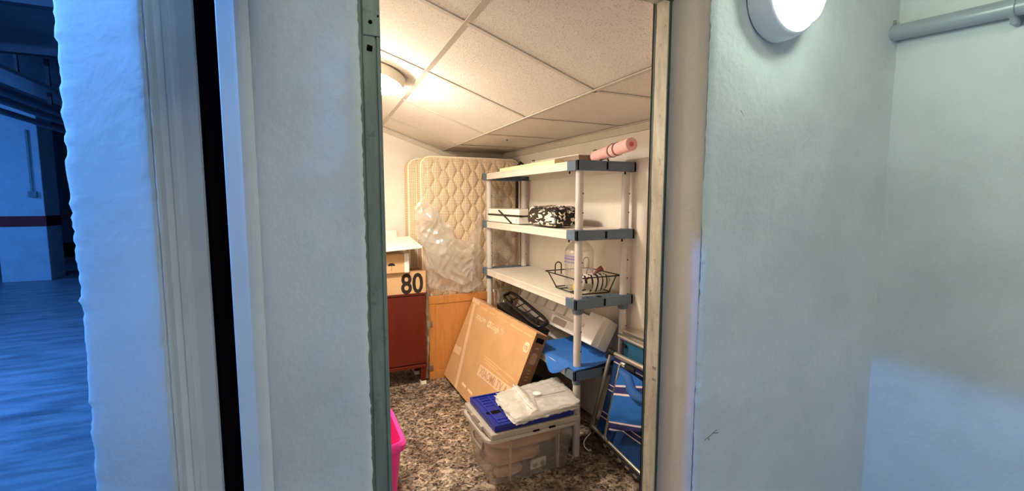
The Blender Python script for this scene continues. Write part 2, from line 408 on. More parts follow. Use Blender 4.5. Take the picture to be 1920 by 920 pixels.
struct('wall_door_left', rough_wall(-0.054, 0.090, 0, HW, FY, 0.90, 0.001, 0.006, 16, 420, 0.003, 0.008), 'plaster_out', 'narrow white plaster wall strip between the painted trim and the green door jamb', 'wall', smooth='auto')
struct('wall_door_right', rough_wall(0.806, 1.53, 0, HW, FY, 0.88, 0.0045, 0.0, 34, 420, 0.004, 0.0), 'plaster_out', 'rough white plaster wall carrying the round bulkhead lamp', 'wall', smooth='auto')
m = MB().box(0.085, 0.83, FY, 0.90, 1.925, HW)
struct('wall_lintel', m, 'plaster_out', 'plaster wall above the storage room doorway', 'wall', bevel=0.004)
def uneven(x0, y0, x1, y1, z0, z1, back, nu=10, nv=90):
    return MB().grid(nu, nv, lambda u, v: (x0 + (x1 - x0) * u + 0.0015 * nz(u * 2, 4, z0 + (z1 - z0) * v, 9), y0 + (y1 - y0) * u, z0 + (z1 - z0) * v))
# plastered right hand return between the wall corner and the steel jamb
mb = MB()
prof = [(0.8040, 0.7390), (0.8022, 0.745), (0.8020, 0.77), (0.8030, 0.80), (0.8035, 0.825), (0.8025, 0.840), (0.7995, 0.849), (0.797, 0.8535)]
zs = [HW * j / 120 for j in range(121)]; V = []; F = []
for z in zs:
    for i, (x, y) in enumerate(prof): V.append((x + 0.0004 * nz(i * .2, 4, z, 3), y, z))
n = len(prof)
F = [(j * n + i, j * n + i + 1, (j + 1) * n + i + 1, (j + 1) * n + i) for j in range(120) for i in range(n - 1)]
struct('wall_reveal', mb.add(V, F), 'reveal', 'beige rendered return of the doorway beside the right steel jamb', 'wall', smooth=True)
# corridor side wall
def cw(u, v):
    y = 0.75 - 2.6 * u; z = HW * v
    return (1.505 + 0.004 * nz(1, y, z, 2.0) + 0.0012 * nz(1, y, z, 18), y, z)
mb = MB().grid(130, 130, cw); mb.box(1.52, 1.66, -1.85, 0.745, 0, HW)
struct('wall_corridor_right', mb, 'plaster_out', 'rough white side wall with the grey pipe running along it', 'wall', smooth='auto')

# trim strips and the dark slot between column and door wall
def vstrip(prof, z0=0.0, z1=HW):
    return MB().prism([(x, y, z0) for x, y in prof], (0, 0, z1 - z0))
tr = vstrip([(-0.1715, 0.7395), (-0.1685, 0.737), (-0.166, 0.742), (-0.164, 0.757), (-0.1565, 0.759), (-0.155, 0.756), (-0.149, 0.756), (-0.148, 0.760), (-0.141, 0.7605), (-0.122, 0.757), (-0.120, 0.762), (-0.120, 0.80), (-0.1715, 0.80)])
struct('trim_1', tr, 'trim_paint', 'painted stepped trim between the plaster column and the dark slot', 'trim', bevel=0.0006)
tr = vstrip([(-0.0925, 0.80), (-0.0925, 0.739), (-0.0915, 0.7370), (-0.0740, 0.7328), (-0.070, 0.7316), (-0.064, 0.7316), (-0.058, 0.7328), (-0.0535, 0.7345), (-0.0535, 0.80)])
struct('trim_2', tr, 'trim_paint', 'rounded cream painted trim post between the dark slot and the plaster wall strip', 'trim', bevel=0.0008)
mb = MB().box(-0.1205, -0.0920, 0.79, 0.80, 0, HW)  # plain black strip at the back of the slot
struct('trim_3', mb, 'black', 'black strip deep in the narrow vertical slot between two trims', 'trim')
mb = MB().box(-0.1214, -0.1196, 0.7632, 0.80, 0, HW); mb.box(-0.0931, -0.0920, 0.7552, 0.80, 0, HW)  # plain black strips along both sides of the slot
struct('trim_4', mb, 'black', 'black strips on the sides of the narrow vertical slot', 'trim')

# steel door frame
d = tag(build(MB().box(0.098, 0.1245, 0.858, 0.90, 0, 1.93), 'door_1', 'greenmetal', kind='structure'), 'grey green steel door frame of the storage room doorway', 'door frame')
mb = vstrip([(0.098, 0.862), (0.098, 0.850), (0.1075, 0.850), (0.1075, 0.846), (0.1095, 0.845), (0.1285, 0.845), (0.1285, 0.8485), (0.1315, 0.8485), (0.1315, 0.845), (0.1370, 0.845), (0.1385, 0.847), (0.1385, 0.892), (0.1245, 0.892), (0.1245, 0.862)], 0, 1.93)
jl = build(mb, 'jamb', 'greenmetal', d, bevel=0.0006); jl['label'] = 'left steel jamb with latch holes'
mb = vstrip([(0.7935, 0.846), (0.8045, 0.846), (0.8045, 0.8535), (0.7985, 0.8535), (0.7985, 0.90), (0.792, 0.90), (0.7935, 0.90)], 0, 1.93)
build(mb, 'jamb', 'darkgreen', d)['label'] = 'dark green front edge of the right jamb'
# worn inner face of the right jamb, slightly uneven
def jf(u, v):
    z = 1.885 * v
    return (0.7925 - 0.0022 * (1 - v) + 0.0007 * nz(0, 3, z, 30), 0.848 + 0.04 * u + (0.0022 * nz(1, 4, z, 14) if u > .9 else 0), z)
mb = MB().grid(4, 120, jf)
build(mb, 'jamb_inner_face', 'wornjamb', d, smooth=True)['label'] = 'worn cream inner face of the right jamb'
mb = MB().box(0.7905, 0.7935, 0.8465, 0.8495, 0, 1.90); build(mb, 'jamb_edge', 'wornjamb', d)
mb = MB().box(0.7915, 0.7945, 0.851, 0.866, 0.905, 0.985); build(mb, 'keeper_plate', 'steel', d, bevel=0.001)
mb = MB().box(0.7905, 0.793, 0.860, 0.868, 0.905, 0.915); build(mb, 'latch_tongue', 'alu', d)
mb = MB().box(0.1385, 0.7935, 0.8475, 0.892, 1.868, 1.93); build(mb, 'lintel', 'wornjamb', d, bevel=0.001)
mb = MB().box(0.098, 0.812, 0.843, 0.8475, 1.858, 1.93); build(mb, 'lintel_front', 'darkgreen', d, bevel=0.001)
mb = MB().box(0.1090, 0.1372, 0.8425, 0.8449, 1.683, 1.760); sp = build(mb, 'strike_plate', 'greenmetal', d, bevel=0.0008)
mb = MB().cyl((0.1215, 0.8415, 1.705), (0.1215, 0.8424, 1.705), 0.0034, 14); build(mb, 'screw_hole', 'hole', sp)
mb = MB().cyl((0.1345, 0.8415, 1.7165), (0.1345, 0.8424, 1.7165), 0.0017, 12); build(mb, 'screw_hole', 'hole', sp)
mb = MB().tube([(0.1150, 0.8465, 1.6630), (0.1240, 0.8465, 1.6615)], 0.0055, 12); build(mb, 'latch_slot', 'hole', d)

# ------------------------------------------------------------------ setting: storage room shell
SR = 1.68; SB = 3.80; SL = -0.06
mb = MB().box(SL - .1, 1.9, 0.80, SB + .1, -0.05, 0.0)
struct('floor', mb, 'floor_in', 'brown, black and beige speckled floor of the storage room', 'floor')
mb = MB().grid(60, 50, lambda u, v: (SL + (SR - SL) * u, SB + 0.003 * nz(u, 2, v, 5), 2.5 * v)); mb.box(SL - .1, SR + .1, SB + .01, SB + .1, 0, 2.5)
struct('wall_back', mb, 'plaster_in', 'cream back wall of the storage room behind the mattresses', 'wall', smooth='auto')
mb = MB().grid(80, 50, lambda u, v: (SR + 0.004 * nz(3, u * 2, v, 4), 0.88 + (SB - 0.88) * u, 2.5 * v)); mb.box(SR + .01, SR + .1, 0.88, SB + .1, 0, 2.5)
struct('wall_right', mb, 'plaster_in', 'cream right wall of the storage room behind the shelving', 'wall', smooth='auto')
struct('wall_left', MB().box(-0.165, SL, 0.90, SB + .1, 0, 2.5), 'plaster_in', 'cream left wall of the storage room', 'wall')
struct('wall_front', MB().box(SL, 0.098, 0.901, 0.92, 0, 2.5).box(0.81, SR, 0.881, 0.92, 0, 2.5).box(0.098, 0.81, 0.901, 0.92, 1.93, 2.5), 'plaster_in', 'inner face of the storage room door wall', 'wall')
# suspended ceiling of tiles in tees, sloping over the left two thirds
def m2(y): return Vector((1.03 + (1.112 - 1.03) * (y - 1.1) / 2.7, y, 1.815))
def m1(y): return Vector((0.515 + (0.605 - 0.515) * (y - 1.1) / 2.7, y, 1.985))
def le(y):
    a = m1(y); return Vector((SL, y, a.z + 0.32 * (a.x - SL)))
def re(y): return Vector((SR, y, 1.815))
rows = [0.93, 1.50, 2.12, 2.745, 3.345, 3.80]
ceil = tag(build(MB().add([le(.92), m1(.92), m2(.92), re(.92), re(3.8), m2(3.8), m1(3.8), le(3.8)], [(0, 1, 6, 7), (1, 2, 5, 6), (2, 3, 4, 5)]), 'ceiling', 'tee', kind='structure'), 'suspended ceiling of cream mineral tiles in enamelled tees, sloping to the right', 'ceiling')
for v in ceil.data.vertices: v.co.z += 0.04
cols = [(le, m1), (m1, m2), (m2, re)]
for ci, (fa, fb) in enumerate(cols):
    for ri in range(5):
        y0, y1 = rows[ri], rows[ri + 1]
        c = [fa(y0), fb(y0), fb(y1), fa(y1)]
        cen = sum(c, Vector()) / 4
        dz = 0.005 + 0.003 * random.random()
        ins = []
        for p in c:
            q = p + (cen - p).normalized() * 0.007; q.z += dz; ins.append(q)
        mb = MB().hexa(ins + [p + Vector((0, 0, 0.014)) for p in ins])
        t = build(mb, 'ceiling_tile', 'tile', ceil)
        if ci == 2 and ri == 3:
            p = cen + Vector((-0.06, -0.1, dz - .001)); build(MB().cyl(p, p + Vector((0, 0, -.004)), 0.006, 10), 'nail_hole', 'hole', t)
def tee(a, b, w, name, tilt=0.0):
    a, b = Vector(a), Vector(b); d = (b - a).normalized(); s = d.cross(Vector((0, 0, 1))).normalized() * w / 2
    up = Vector((0, 0, 0.004)); dn = Vector((0, 0, 0.0012))
    mb = MB().hexa([a - s + dn, b - s + dn, b + s + dn, a + s + dn, a - s + up, b - s + up, b + s + up, a + s + up])
    return build(mb, name, 'tee', ceil)
tee(m1(.93), m1(3.8), 0.026, 'main_tee'); tee(m2(.93), m2(3.8), 0.022, 'main_tee')
for y in rows[1:-1]:
    for fa, fb in cols: tee(fa(y), fb(y), 0.020, 'cross_tee')
mb = MB().box(SR - 0.026, SR, 0.93, SB, 1.812, 1.8175); mb.box(SR - 0.014, SR, 0.93, SB, 1.772, 1.812)
build(mb, 'wall_angle', 'tee', ceil)
mb = MB()
for fa, fb in cols:
    a, b = fa(SB), fb(SB)
    for (y0, y1, z0, z1) in ((SB - .024, SB, -.003, .003), (SB - .012, SB, -.034, -.003)):
        mb.hexa([(a.x, y0, a.z + z0), (b.x, y0, b.z + z0), (b.x, y1, b.z + z0), (a.x, y1, a.z + z0), (a.x, y0, a.z + z1), (b.x, y0, b.z + z1), (b.x, y1, b.z + z1), (a.x, y1, a.z + z1)])
build(mb, 'wall_angle', 'tee', ceil)

# ------------------------------------------------------------------ setting: garage beyond
struct('floor_garage', MB().box(-14, 1.66, -7, 0.80, -0.05, 0).box(-14, -0.165, .80, 16, -0.05, 0), 'floor_out', 'bluish worn concrete garage floor', 'floor')
GC = 3.1
cg = struct('ceiling_garage', MB().box(-1.2, 1.66, -3.0, 0.745, HW, HW + .1).box(-14, 1.66, -7, 16, GC, GC + .2), 'garage_ceiling', 'dark concrete garage ceiling', 'ceiling')
for y in (5.2, 6.9, 9.0):
    build(MB().box(-14, -0.6, y, y + 0.10, GC - 0.10, GC), 'ceiling_joint_batten', 'garage_dark', cg)
struct('wall_garage_far', MB().box(-14, -0.165, 15.0, 15.2, 0, GC), 'garage_dark', 'dark far wall of the garage', 'wall')
struct('wall_garage_left', MB().box(-14.2, -14, -7, 15.2, 0, GC), 'garage_white', 'white side wall of the garage', 'wall')
wf = bpy.data.objects['wall_garage_far']
build(MB().box(-14, -0.165, 14.985, 15.0, 0.95, 1.12), 'painted_band', 'redstripe', wf)
build(MB().box(-14, -0.165, 14.98, 15.0, 0, 0.35), 'dado', 'black', wf)
struct('wall_block_side', MB().box(-0.168, -0.165, 1.05, 15, 0, GC), 'garage_dark', 'dark outer side of the storage block', 'wall')

# ------------------------------------------------------------------ garage things
p = thing('garage_pillar', 'white square garage pillar with a dark red painted band', 'pillar', (-4.37, 10.9, 0))
build(MB().box(-4.69, -4.05, 10.65, 11.2, 0, GC), 'shaft', 'garage_white', p, bevel=0.01)
build(MB().box(-4.698, -4.042, 10.642, 11.208, 0.955, 1.135), 'painted_band', 'redstripe', p)
pl = build(MB().box(-4.2, -4.17, 10.62, 10.65, 1.55, 2.6), 'cable_conduit', 'pipe_grey', p)
build(MB().box(-4.23, -4.12, 10.60, 10.65, 1.46, 1.56), 'junction_box', 'pipe_grey', p)
for i, (x, z, r, lab) in enumerate([(-2.62, 2.50, 0.055, 'thick painted garage ceiling pipe closest to the white pillar'), (-2.50, 2.36, 0.04, 'lower painted garage ceiling pipe in the bundle'), (-2.44, 2.23, 0.03, 'thinnest and lowest garage ceiling pipe')]):
    t = thing('ceiling_pipe', lab, 'pipe', (x, 8, z))
    build(MB().cyl((x, 3.2, z), (x - .25, 14.9, z), r, 16), 'pipe_run', 'pipe_dark', t, smooth='auto')
    for y in (5.0, 7.5, 10.0): build(MB().box(x - .02 - .25 * (y - 3.2) / 11.7, x + .02 - .25 * (y - 3.2) / 11.7, y, y + .03, z + r - .01, GC), 'hanger', 'garage_dark', t)
t = thing('cable_tray', 'pale sheet metal cable tray hung under the garage ceiling', 'cable tray', (-2.6, 8, 2.72))
build(MB().box(-2.95, -2.62, 3.2, 13, 2.70, 2.74), 'tray', 'pipe_grey', t, bevel=0.004)
for y in (4.5, 7, 10): build(MB().box(-2.80, -2.77, y, y + .03, 2.74, GC), 'hanger', 'garage_dark', t)
def added_tube_lamp(label, a, b, r, mat, back, hang=None):
    a, b = Vector(a), Vector(b); t = thing('added_fluorescent_lamp', label, 'lamp', (a + b) / 2, group='added garage fluorescent lamps')
    bk = Vector(back); d = (b - a).normalized(); s = d.cross(bk).normalized()
    build(MB().frame_box(a - d * .06 - s * .04 + bk * .035, d * ((b - a).length + .12), s * .08, bk * .05), 'housing', 'lampgrey', t, bevel=0.004)
    for q, e in ((a, -1), (b, 1)): build(MB().frame_box(q + d * (e * .03 - .015) - s * .015 - bk * .02, d * .03, s * .03, bk * .06), 'lamp_holder', 'lampgrey', t)
    build(MB().cyl(a, b, r, 16), 'tube', mat, t, smooth='auto')
    if hang: build(MB().box(*hang), 'hanger', 'steel', t)
t = thing('added_pendant_lamp', 'added unseen blue bulb in the garage opening, lighting the column blue', 'lamp', (-0.91, 0.70, 2.2))  # added out of view for the blue light on column and right wall
build(MB().sphere((-0.91, 0.70, 2.20), 0.02, 24, 14), 'bulb', 'added_pendant', t, smooth=True)
build(MB().cyl((-0.91, 0.70, 2.216), (-0.91, 0.70, 2.28), .014, 14), 'lamp_holder', 'lampgrey', t); build(MB().cyl((-0.91, 0.70, 2.30), (-0.91, 0.70, GC), .004, 8), 'cord', 'blackplastic', t)
struct('added_header', MB().box(-0.10, 0.0, -1.85, 0.735, 1.777, HW), 'plaster_out', 'added unseen header that cuts off the blue bulb light above a level line', 'wall')  # added out of view; cuts the bulb light to a level edge
added_tube_lamp('added unseen fluorescent lamp over the garage floor beside the pipe bundle', (-4.0, 3.2, 2.92), (-4.0, 4.4, 2.92), 0.016, 'added_tubeD', (0, 0, 1), (-4.02, -3.98, 3.8, 3.84, 3.0, GC))  # added out of view to brighten the near garage floor
added_tube_lamp('added unseen fluorescent lamp deep in the garage near the banded pillar', (-6.6, 7.3, 2.92), (-6.6, 8.5, 2.92), 0.016, 'added_tubeC', (0, 0, 1), (-6.62, -6.58, 7.9, 7.94, 3.0, GC))  # added out of view to light the banded pillar

# vestibule closing wall behind the viewer and an added unseen ceiling lamp that lifts its light
struct('wall_vestibule_back', MB().box(-0.25, 1.66, -1.95, -1.85, 0, HW), 'plaster_out', 'white plaster wall at the back of the vestibule', 'wall')
t = thing('added_panel_lamp', 'added unseen flat square ceiling lamp brightening the vestibule', 'lamp', (0.27, -0.75, HW))
build(MB().box(0.03, 0.51, -1.02, -0.48, HW - .03, HW), 'frame', 'lampgrey', t, bevel=0.004)
build(MB().box(0.05, 0.49, -1.00, -0.50, HW - .034, HW - .029), 'diffuser', 'panel', t)

# ------------------------------------------------------------------ corridor things
LC = Vector((0.992, FY, 1.846))
t = thing('bulkhead_lamp', 'round white bulkhead lamp glowing cool white on the plaster wall', 'lamp', LC)
AX = (0, -1, 0)
build(MB().lathe([(0.0, 0), (0.083, 0), (0.087, 0.004), (0.088, 0.030), (0.084, 0.048), (0.078, 0.054), (0.073, 0.054), (0.072, 0.048), (0, 0.048)], LC, AX, 48), 'housing', 'lampgrey', t, smooth='auto')
build(MB().lathe([(0.0715, 0.049), (0.0715, 0.062), (0.067, 0.076), (0.053, 0.088), (0.03, 0.095), (0.0, 0.097)], LC, AX, 48), 'glass', 'bulk', t, smooth=True)
t = thing('wall_pipe', 'grey painted pipe clamped along the corridor side wall', 'pipe', (1.48, 0.2, 1.84))
build(MB().tube([(1.482, 0.748, 1.853), (1.481, 0.6, 1.841), (1.480, 0.4, 1.827), (1.48, -0.4, 1.78), (1.48, -1.8, 1.70)], 0.0205, 20), 'pipe_run', 'pipe_grey', t, smooth='auto')
for y in (0.500, -0.5):
    z = 1.834 if y > 0 else 1.775
    build(MB().lathe([(.0205, -.007), (.0235, -.006), (.0235, .006), (.0205, .007)], (1.4805, y, z), (0, 1, .06), 24).tube([(1.482, y, z - .018), (1.490, y, z - .030), (1.504, y, z - .034)], [.007, .009, .006], 10), 'clamp', 'pipe_grey', t, smooth='auto')
build(MB().cyl((1.482, .733, 1.870), (1.482, .733, 1.885), .004, 8), 'clamp_screw', 'steel', t)

# ------------------------------------------------------------------ storage room: ceiling lamp
lc = m1(2.36); cx = 0.395; lz = 1.985 - 0.32 * (cx - lc.x); axn = Vector((-0.32, 0, -1)).normalized()
LB = Vector((cx, 2.37, lz))
t = thing('ceiling_lamp', 'round cream ceiling lamp with a glowing warm globe', 'lamp', LB)
build(MB().lathe([(0, 0), (0.108, 0), (0.114, 0.006), (0.116, 0.036), (0.110, 0.048), (0.094, 0.052), (0.084, 0.048), (0, 0.048)], LB, axn, 40), 'base_ring', 'lampwhite', t, smooth='auto')
build(MB().lathe([(0.0825, 0.049), (0.0825, 0.060), (0.078, 0.078), (0.063, 0.096), (0.038, 0.107), (0.0, 0.111)], LB, axn, 40), 'globe', 'globe', t, smooth=True)
ld = bpy.data.lights.new('lamp_light', 'AREA'); ld.shape = 'DISK'; ld.size = 0.13; ld.energy = STORE_DOWN; ld.color = (1.0, 0.88, 0.74)
lo = bpy.data.objects.new('lamp_light', ld); COL.objects.link(lo); lo.parent = t; lo.location = axn * 0.114; lo.rotation_euler = axn.to_track_quat('-Z', 'Y').to_euler()

# ------------------------------------------------------------------ storage room: shelving unit
FX, BX, NY, FYR = 1.328, 1.628, 2.03, 3.29      # post centre lines
TOPS = [1.605, 1.242, 0.876, 0.488]
t = thing('shelving_unit', 'four tier grey plastic shelving unit with slate blue end brackets', 'shelving', ((FX + BX) / 2, (NY + FYR) / 2, 0))
shelf_root = t
PR = 0.021
edges = [0.0] + [TOPS[3]] + [TOPS[2]] + [TOPS[1]] + [TOPS[0]]
for (x, y) in ((FX, NY), (BX, NY), (FX, FYR), (BX, FYR)):
    for k in range(4):
        z0 = edges[k] + (0.0 if k == 0 else 0.0); z1 = edges[k + 1] - 0.048
        po = build(MB().lathe([(0, z0), (PR, z0), (PR, z1), (0, z1)], (x, y, 0), (0, 0, 1), 20), 'post', 'post', t, smooth='auto')
        if k > 0:
            for zz in (0.30, 0.62):
                z = z0 + (z1 - z0) * zz
                build(MB().cyl((x + .010, y - PR - .0004, z), (x + .010, y - PR * .7, z), 0.0035, 8), 'peg_hole', 'hole', po)
for k, zt in enumerate(TOPS):
    th = 0.046
    x0, x1 = FX - 0.040, BX + 0.034
    pan = MB().box(x0 + 0.006, x1 - 0.004, NY + 0.055, FYR - 0.045, zt - 0.016, zt - 0.002)
    pan.box(x0, x0 + 0.012, NY + 0.055, FYR - 0.045, zt - th, zt); pan.box(x0 - 0.002, x0 + .004, NY + .055, FYR - .045, zt - 0.012, zt - 0.006)
    pan.box(x0 - 0.002, x0 + .004, NY + .055, FYR - .045, zt - th, zt - th + .008)
    pan.box(x1 - 0.012, x1, NY + 0.055, FYR - 0.045, zt - th, zt)
    build(pan, 'shelf_panel', 'shelf', t)
    for side, yc, ys in ((0, NY, -1), (1, FYR, 1)):
        ya, yb = (NY - 0.040, NY + 0.058) if side == 0 else (FYR - 0.05, FYR + 0.040)
        br = MB(); yo = ya if side == 0 else yb
        a0, a1 = sorted((yo, yo - ys * 0.016))
        br.box(x0 - 0.003, x1 + 0.003, a0, a1, zt - th - 0.004, zt + 0.003)                        # outer flange
        br.box(x0 - 0.003, x0 + 0.012, ya, yb, zt - th - 0.004, zt + 0.003)
        br.box(x1 - 0.012, x1 + 0.003, ya, yb, zt - th - 0.004, zt + 0.003)
        br.box(x0, x1, ya + .004, yb - .004, zt - 0.014, zt - 0.001)
        b_ = build(br, 'end_bracket', 'bracket', t, bevel=0.003)
        xm = (x0 + x1) / 2
        c0, c1 = sorted((yo + ys * 0.003, yo - ys * 0.004))
        build(MB().box(xm + 0.004, x1 - .03, c0, c1, zt - th + .002, zt - 0.003), 'clip', 'bracket', b_, bevel=0.003)
        for x in (FX, BX):
            build(MB().lathe([(0.0, zt - th - .004), (PR + .008, zt - th - .004), (PR + .006, zt - th - .034), (PR + .001, zt - th - .036)], (x, yc, 0), (0, 0, 1), 20) if k == 2 or k == 3 else MB().lathe([(0.0, zt - .03), (PR + .010, zt - .03), (PR + .010, zt + .004), (PR, zt + 0.006), (0, zt + .006)], (x, yc, 0), (0, 0, 1), 20), 'post_socket', 'bracket', b_, smooth='auto')
        if side == 0:
            build(MB().box(xm - .006, xm + .002, c0, c1 - .002, zt - th + .004, zt - .004), 'clip_slot', 'hole', b_)
            for x, w in ((xm - .08, .006), (xm - .05, .004), (xm - .005, .016), (xm + .07, .005)):
                build(MB().lathe([(0, 0), (w, 0), (w, .0012), (0, .0012)], (x, NY + .01, zt - .0008), (0, 0, 1), 12), 'bracket_hole', 'hole', b_)
for x, y, z in ((FX - .03, NY + .05, TOPS[0]), (BX - .03, NY - .03, TOPS[0]), (FX - .03, NY + .05, TOPS[1]), (BX - .04, NY - .03, TOPS[1])):
    build(MB().cyl((x, y, z - .05), (x, y, z - .064), .004, 8), 'peg', 'hole', t)

# ------------------------------------------------------------------ mattresses
def mattress(label, x0, x1, yf, th, H, detail):
    t = thing('mattress', label, 'mattress', ((x0 + x1) / 2, yf + th / 2, 0), group='mattresses against the back wall')
    rc = 0.075; w = x1 - x0
    def outline(n=9):
        pts = []
        for cx_, cz, a0 in ((x1 - rc, H - rc, 0), (x0 + rc, H - rc, 90), (x0 + .03, .03, 180), (x1 - .03, .03, 270)):
            r = rc if cz > 1 else .03
            for k in range(n): a = R(a0 + 90 * k / (n - 1)); pts.append((cx_ + r * math.cos(a), cz + r * math.sin(a)))
        return pts
    OL = outline(); cxm, czm = (x0 + x1) / 2, H / 2
    # quilted front: grid clipped to the rounded outline
    nu, nv = (150, 300) if detail else (60, 120)
    uu = np.linspace(x0 + .004, x1 - .004, nu); vz = np.linspace(.004, H - .004, nv)
    X, Z = np.meshgrid(uu, vz)
    def clampr(X, Z):
        Xo, Zo = X.copy(), Z.copy()
        for sx, cxx in ((-1, x0 + rc), (1, x1 - rc)):
            m_ = (sx * (X - cxx) > 0) & (Z > H - rc); dx = X - cxx; dz = Z - (H - rc)
            L = np.sqrt(dx ** 2 + dz ** 2) + 1e-9; Mx = np.maximum(np.abs(dx), np.abs(dz)); s = np.where(m_, Mx / L, 1.0)
            Xo = np.where(m_, cxx + dx * s, Xo); Zo = np.where(m_, H - rc + dz * s, Zo)
        return Xo, Zo
    Xo, Zo = clampr(X, Z)
    pw, ph = 0.120, 0.136
    best = np.full(X.shape, 9.0); sec = np.full(X.shape, 9.0)
    for off in (0, 1):
        gx = np.round((Xo - x0 - off * pw / 2) / pw); gz = np.round((Zo - off * ph / 2) / ph)
        for i in (-1, 0, 1):
            for j in (-1, 0, 1):
                dx = Xo - x0 - off * pw / 2 - (gx + i) * pw; dz = Zo - off * ph / 2 - (gz + j) * ph
                dz = np.where(dz > 0, dz * 0.92, dz * 1.0); dd = ((np.abs(dx) * 1.15) ** 3.4 + (np.abs(dz) * 0.86) ** 3.4) ** (1 / 3.4)
                sec = np.minimum(sec, np.maximum(best, dd)); best = np.minimum(best, dd)
    g = (sec - best) / 2
    hgt = 0.014 * (1 - np.exp(-(g / 0.009) ** 1.2))
    edge = np.minimum(np.minimum(Xo - x0, x1 - Xo), H - Zo); hgt = hgt * (1 - np.exp(-edge / 0.03)) + 0.006 * (1 - np.exp(-edge / 0.05))
    V = np.stack([Xo, yf + 0.004 - hgt, Zo], -1).reshape(-1, 3)
    F = [(j * nu + i, j * nu + i + 1, (j + 1) * nu + i + 1, (j + 1) * nu + i) for j in range(nv - 1) for i in range(nu - 1)]
    mb = MB(); mb.v = [tuple(p) for p in V.tolist()]; mb.f = F
    build(mb, 'quilted_face', 'gingham', t, smooth=True)
    n = len(OL); V = []; F = []
    for (dy, s) in ((0.004, 0), (0.014, .006), (th / 2, .010), (th - .014, .006), (th - .002, 0)):
        for (x, z) in OL:
            d = Vector((x - cxm, 0, z - czm)); dn = Vector((math.copysign(1, d.x) if abs(d.x) > w / 2 - .08 else 0, 0, 1 if z > H - .08 else 0))
            V.append((x + dn.x * s * .6, yf + dy, z + dn.z * s * .6))
    for r_ in range(4):
        for k in range(n): l = (k + 1) % n; F.append((r_ * n + k, r_ * n + l, (r_ + 1) * n + l, (r_ + 1) * n + k))
    F.append(tuple(4 * n + k for k in range(n)))
    build(MB().add(V, F), 'side_band', 'sideband', t, smooth='auto')
    for y in (yf + .003, yf + th - .003):
        build(MB().tube([(x, y, z) for x, z in OL], 0.0065, 8, True), 'piping', 'piping', t, smooth=True)
mattress('quilted gingham mattress standing in front, partly behind the clear film', 0.838, 1.668, 3.455, 0.150, 1.735, True)
mattress('quilted gingham mattress against the cream back wall, behind the other one', 0.778, 1.60, 3.625, 0.150, 1.728, False)

# ------------------------------------------------------------------ cupboard stack on the left
t = thing('cupboard', 'red brown veneered cupboard on short legs, left of the orange panel', 'cupboard', (0.55, 3.47, 0))
build(MB().box(0.24, 0.826, 3.345, 3.61, 0.150, 0.700), 'body', 'cupboard', t, bevel=0.002)
build(MB().box(0.245, 0.822, 3.328, 3.344, 0.172, 0.695), 'door', 'cupboard', t, bevel=0.003)
build(MB().box(0.232, 0.832, 3.322, 3.612, 0.700, 0.716), 'top', 'cupboard', t, bevel=0.003)
build(MB().box(0.24, 0.828, 3.325, 3.342, 0.140, 0.166), 'bottom_rail', 'cupboard', t, bevel=0.004)
for x in (0.265, 0.802):
    for y in (3.36, 3.58):
        l = build(MB().hexa([(x - .018, y - .018, .028), (x + .018, y - .018, .028), (x + .018, y + .018, .028), (x - .018, y + .018, .028), (x - .022, y - .022, .15), (x + .022, y - .022, .15), (x + .022, y + .022, .15), (x - .022, y + .022, .15)]), 'leg', 'cupboard', t, bevel=0.002)
        build(MB().box(x - .020, x + .020, y - .020, y + .020, 0.0, .029), 'foot_cap', 'white_board', l, bevel=0.002)
t = thing('cardboard_box', 'brown cardboard box marked 80 on top of the cupboard', 'box', (0.58, 3.46, 0.716))
build(MB().box(0.30, 0.826, 3.318, 3.60, 0.717, 0.874), 'carton', 'cardboard_pale', t, bevel=0.002)
build(MB().box(0.30, 0.826, 3.318, 3.455, 0.8745, 0.8775), 'flap', 'cardboard_pale', t); build(MB().box(0.30, 0.826, 3.462, 3.60, 0.8745, 0.8775), 'flap', 'cardboard_pale', t)
build(MB().box(0.31, 0.82, 3.40, 3.52, 0.878, 0.8785), 'tape', 'cardboard_end', t)
L = lambda x, z, y: Vector((x, y, z))
def tl(root, p): return ROOT[root.name].inverted() @ Vector(p)
text('printed_number', '80', 0.208, 'print_dark', t, tl(t, (0.640, 3.318, 0.722)), (1, 0, 0), (0, 0, 1), off=0.0045, sx=0.80)
t = thing('small_box', 'small tan box with an umbrella mark and a white wrapped end', 'box', (0.5, 3.4, 0.88))
build(MB().box(0.30, 0.672, 3.285, 3.52, 0.880, 1.020), 'carton', 'cardboard_pale', t, bevel=0.006)
build(MB().box(0.662, 0.700, 3.281, 3.524, 0.8795, 1.024), 'white_wrap', 'white_paint', t, bevel=0.009, seg=3)
um = MB(); c0 = Vector((0.572, 3.2845, 0.936)); pts = [c0 + Vector((0.026 * math.cos(R(a)), 0, 0.020 * math.sin(R(a)))) for a in range(0, 181, 15)]
um.prism(pts, (0, 0.0006, 0)); um.box(0.5712, 0.5728, 3.2845, 3.2852, 0.906, 0.938); um.tube([(0.5715, 3.2848, .907), (0.569, 3.2848, .903), (0.566, 3.2848, .906)], .0012, 6)
build(um, 'umbrella_mark', 'print_dark', t)
build(MB().box(0.625, 0.634, 3.2845, 3.2852, 0.980, 0.992), 'arrow_mark', 'print_tan', t)
b_ = MB().hexa([(0.26, 3.19, 1.026), (0.772, 3.19, 1.058), (0.772, 3.60, 1.100), (0.26, 3.60, 1.075), (0.26, 3.19, 1.042), (0.772, 3.19, 1.074), (0.772, 3.60, 1.116), (0.26, 3.60, 1.091)])
b_.v = [(x, y, z + 0.006) for x, y, z in b_.v]
tag(build(b_, 'white_board', 'white_board', bevel=0.003), 'white melamine board lying on the small tan box', 'board')
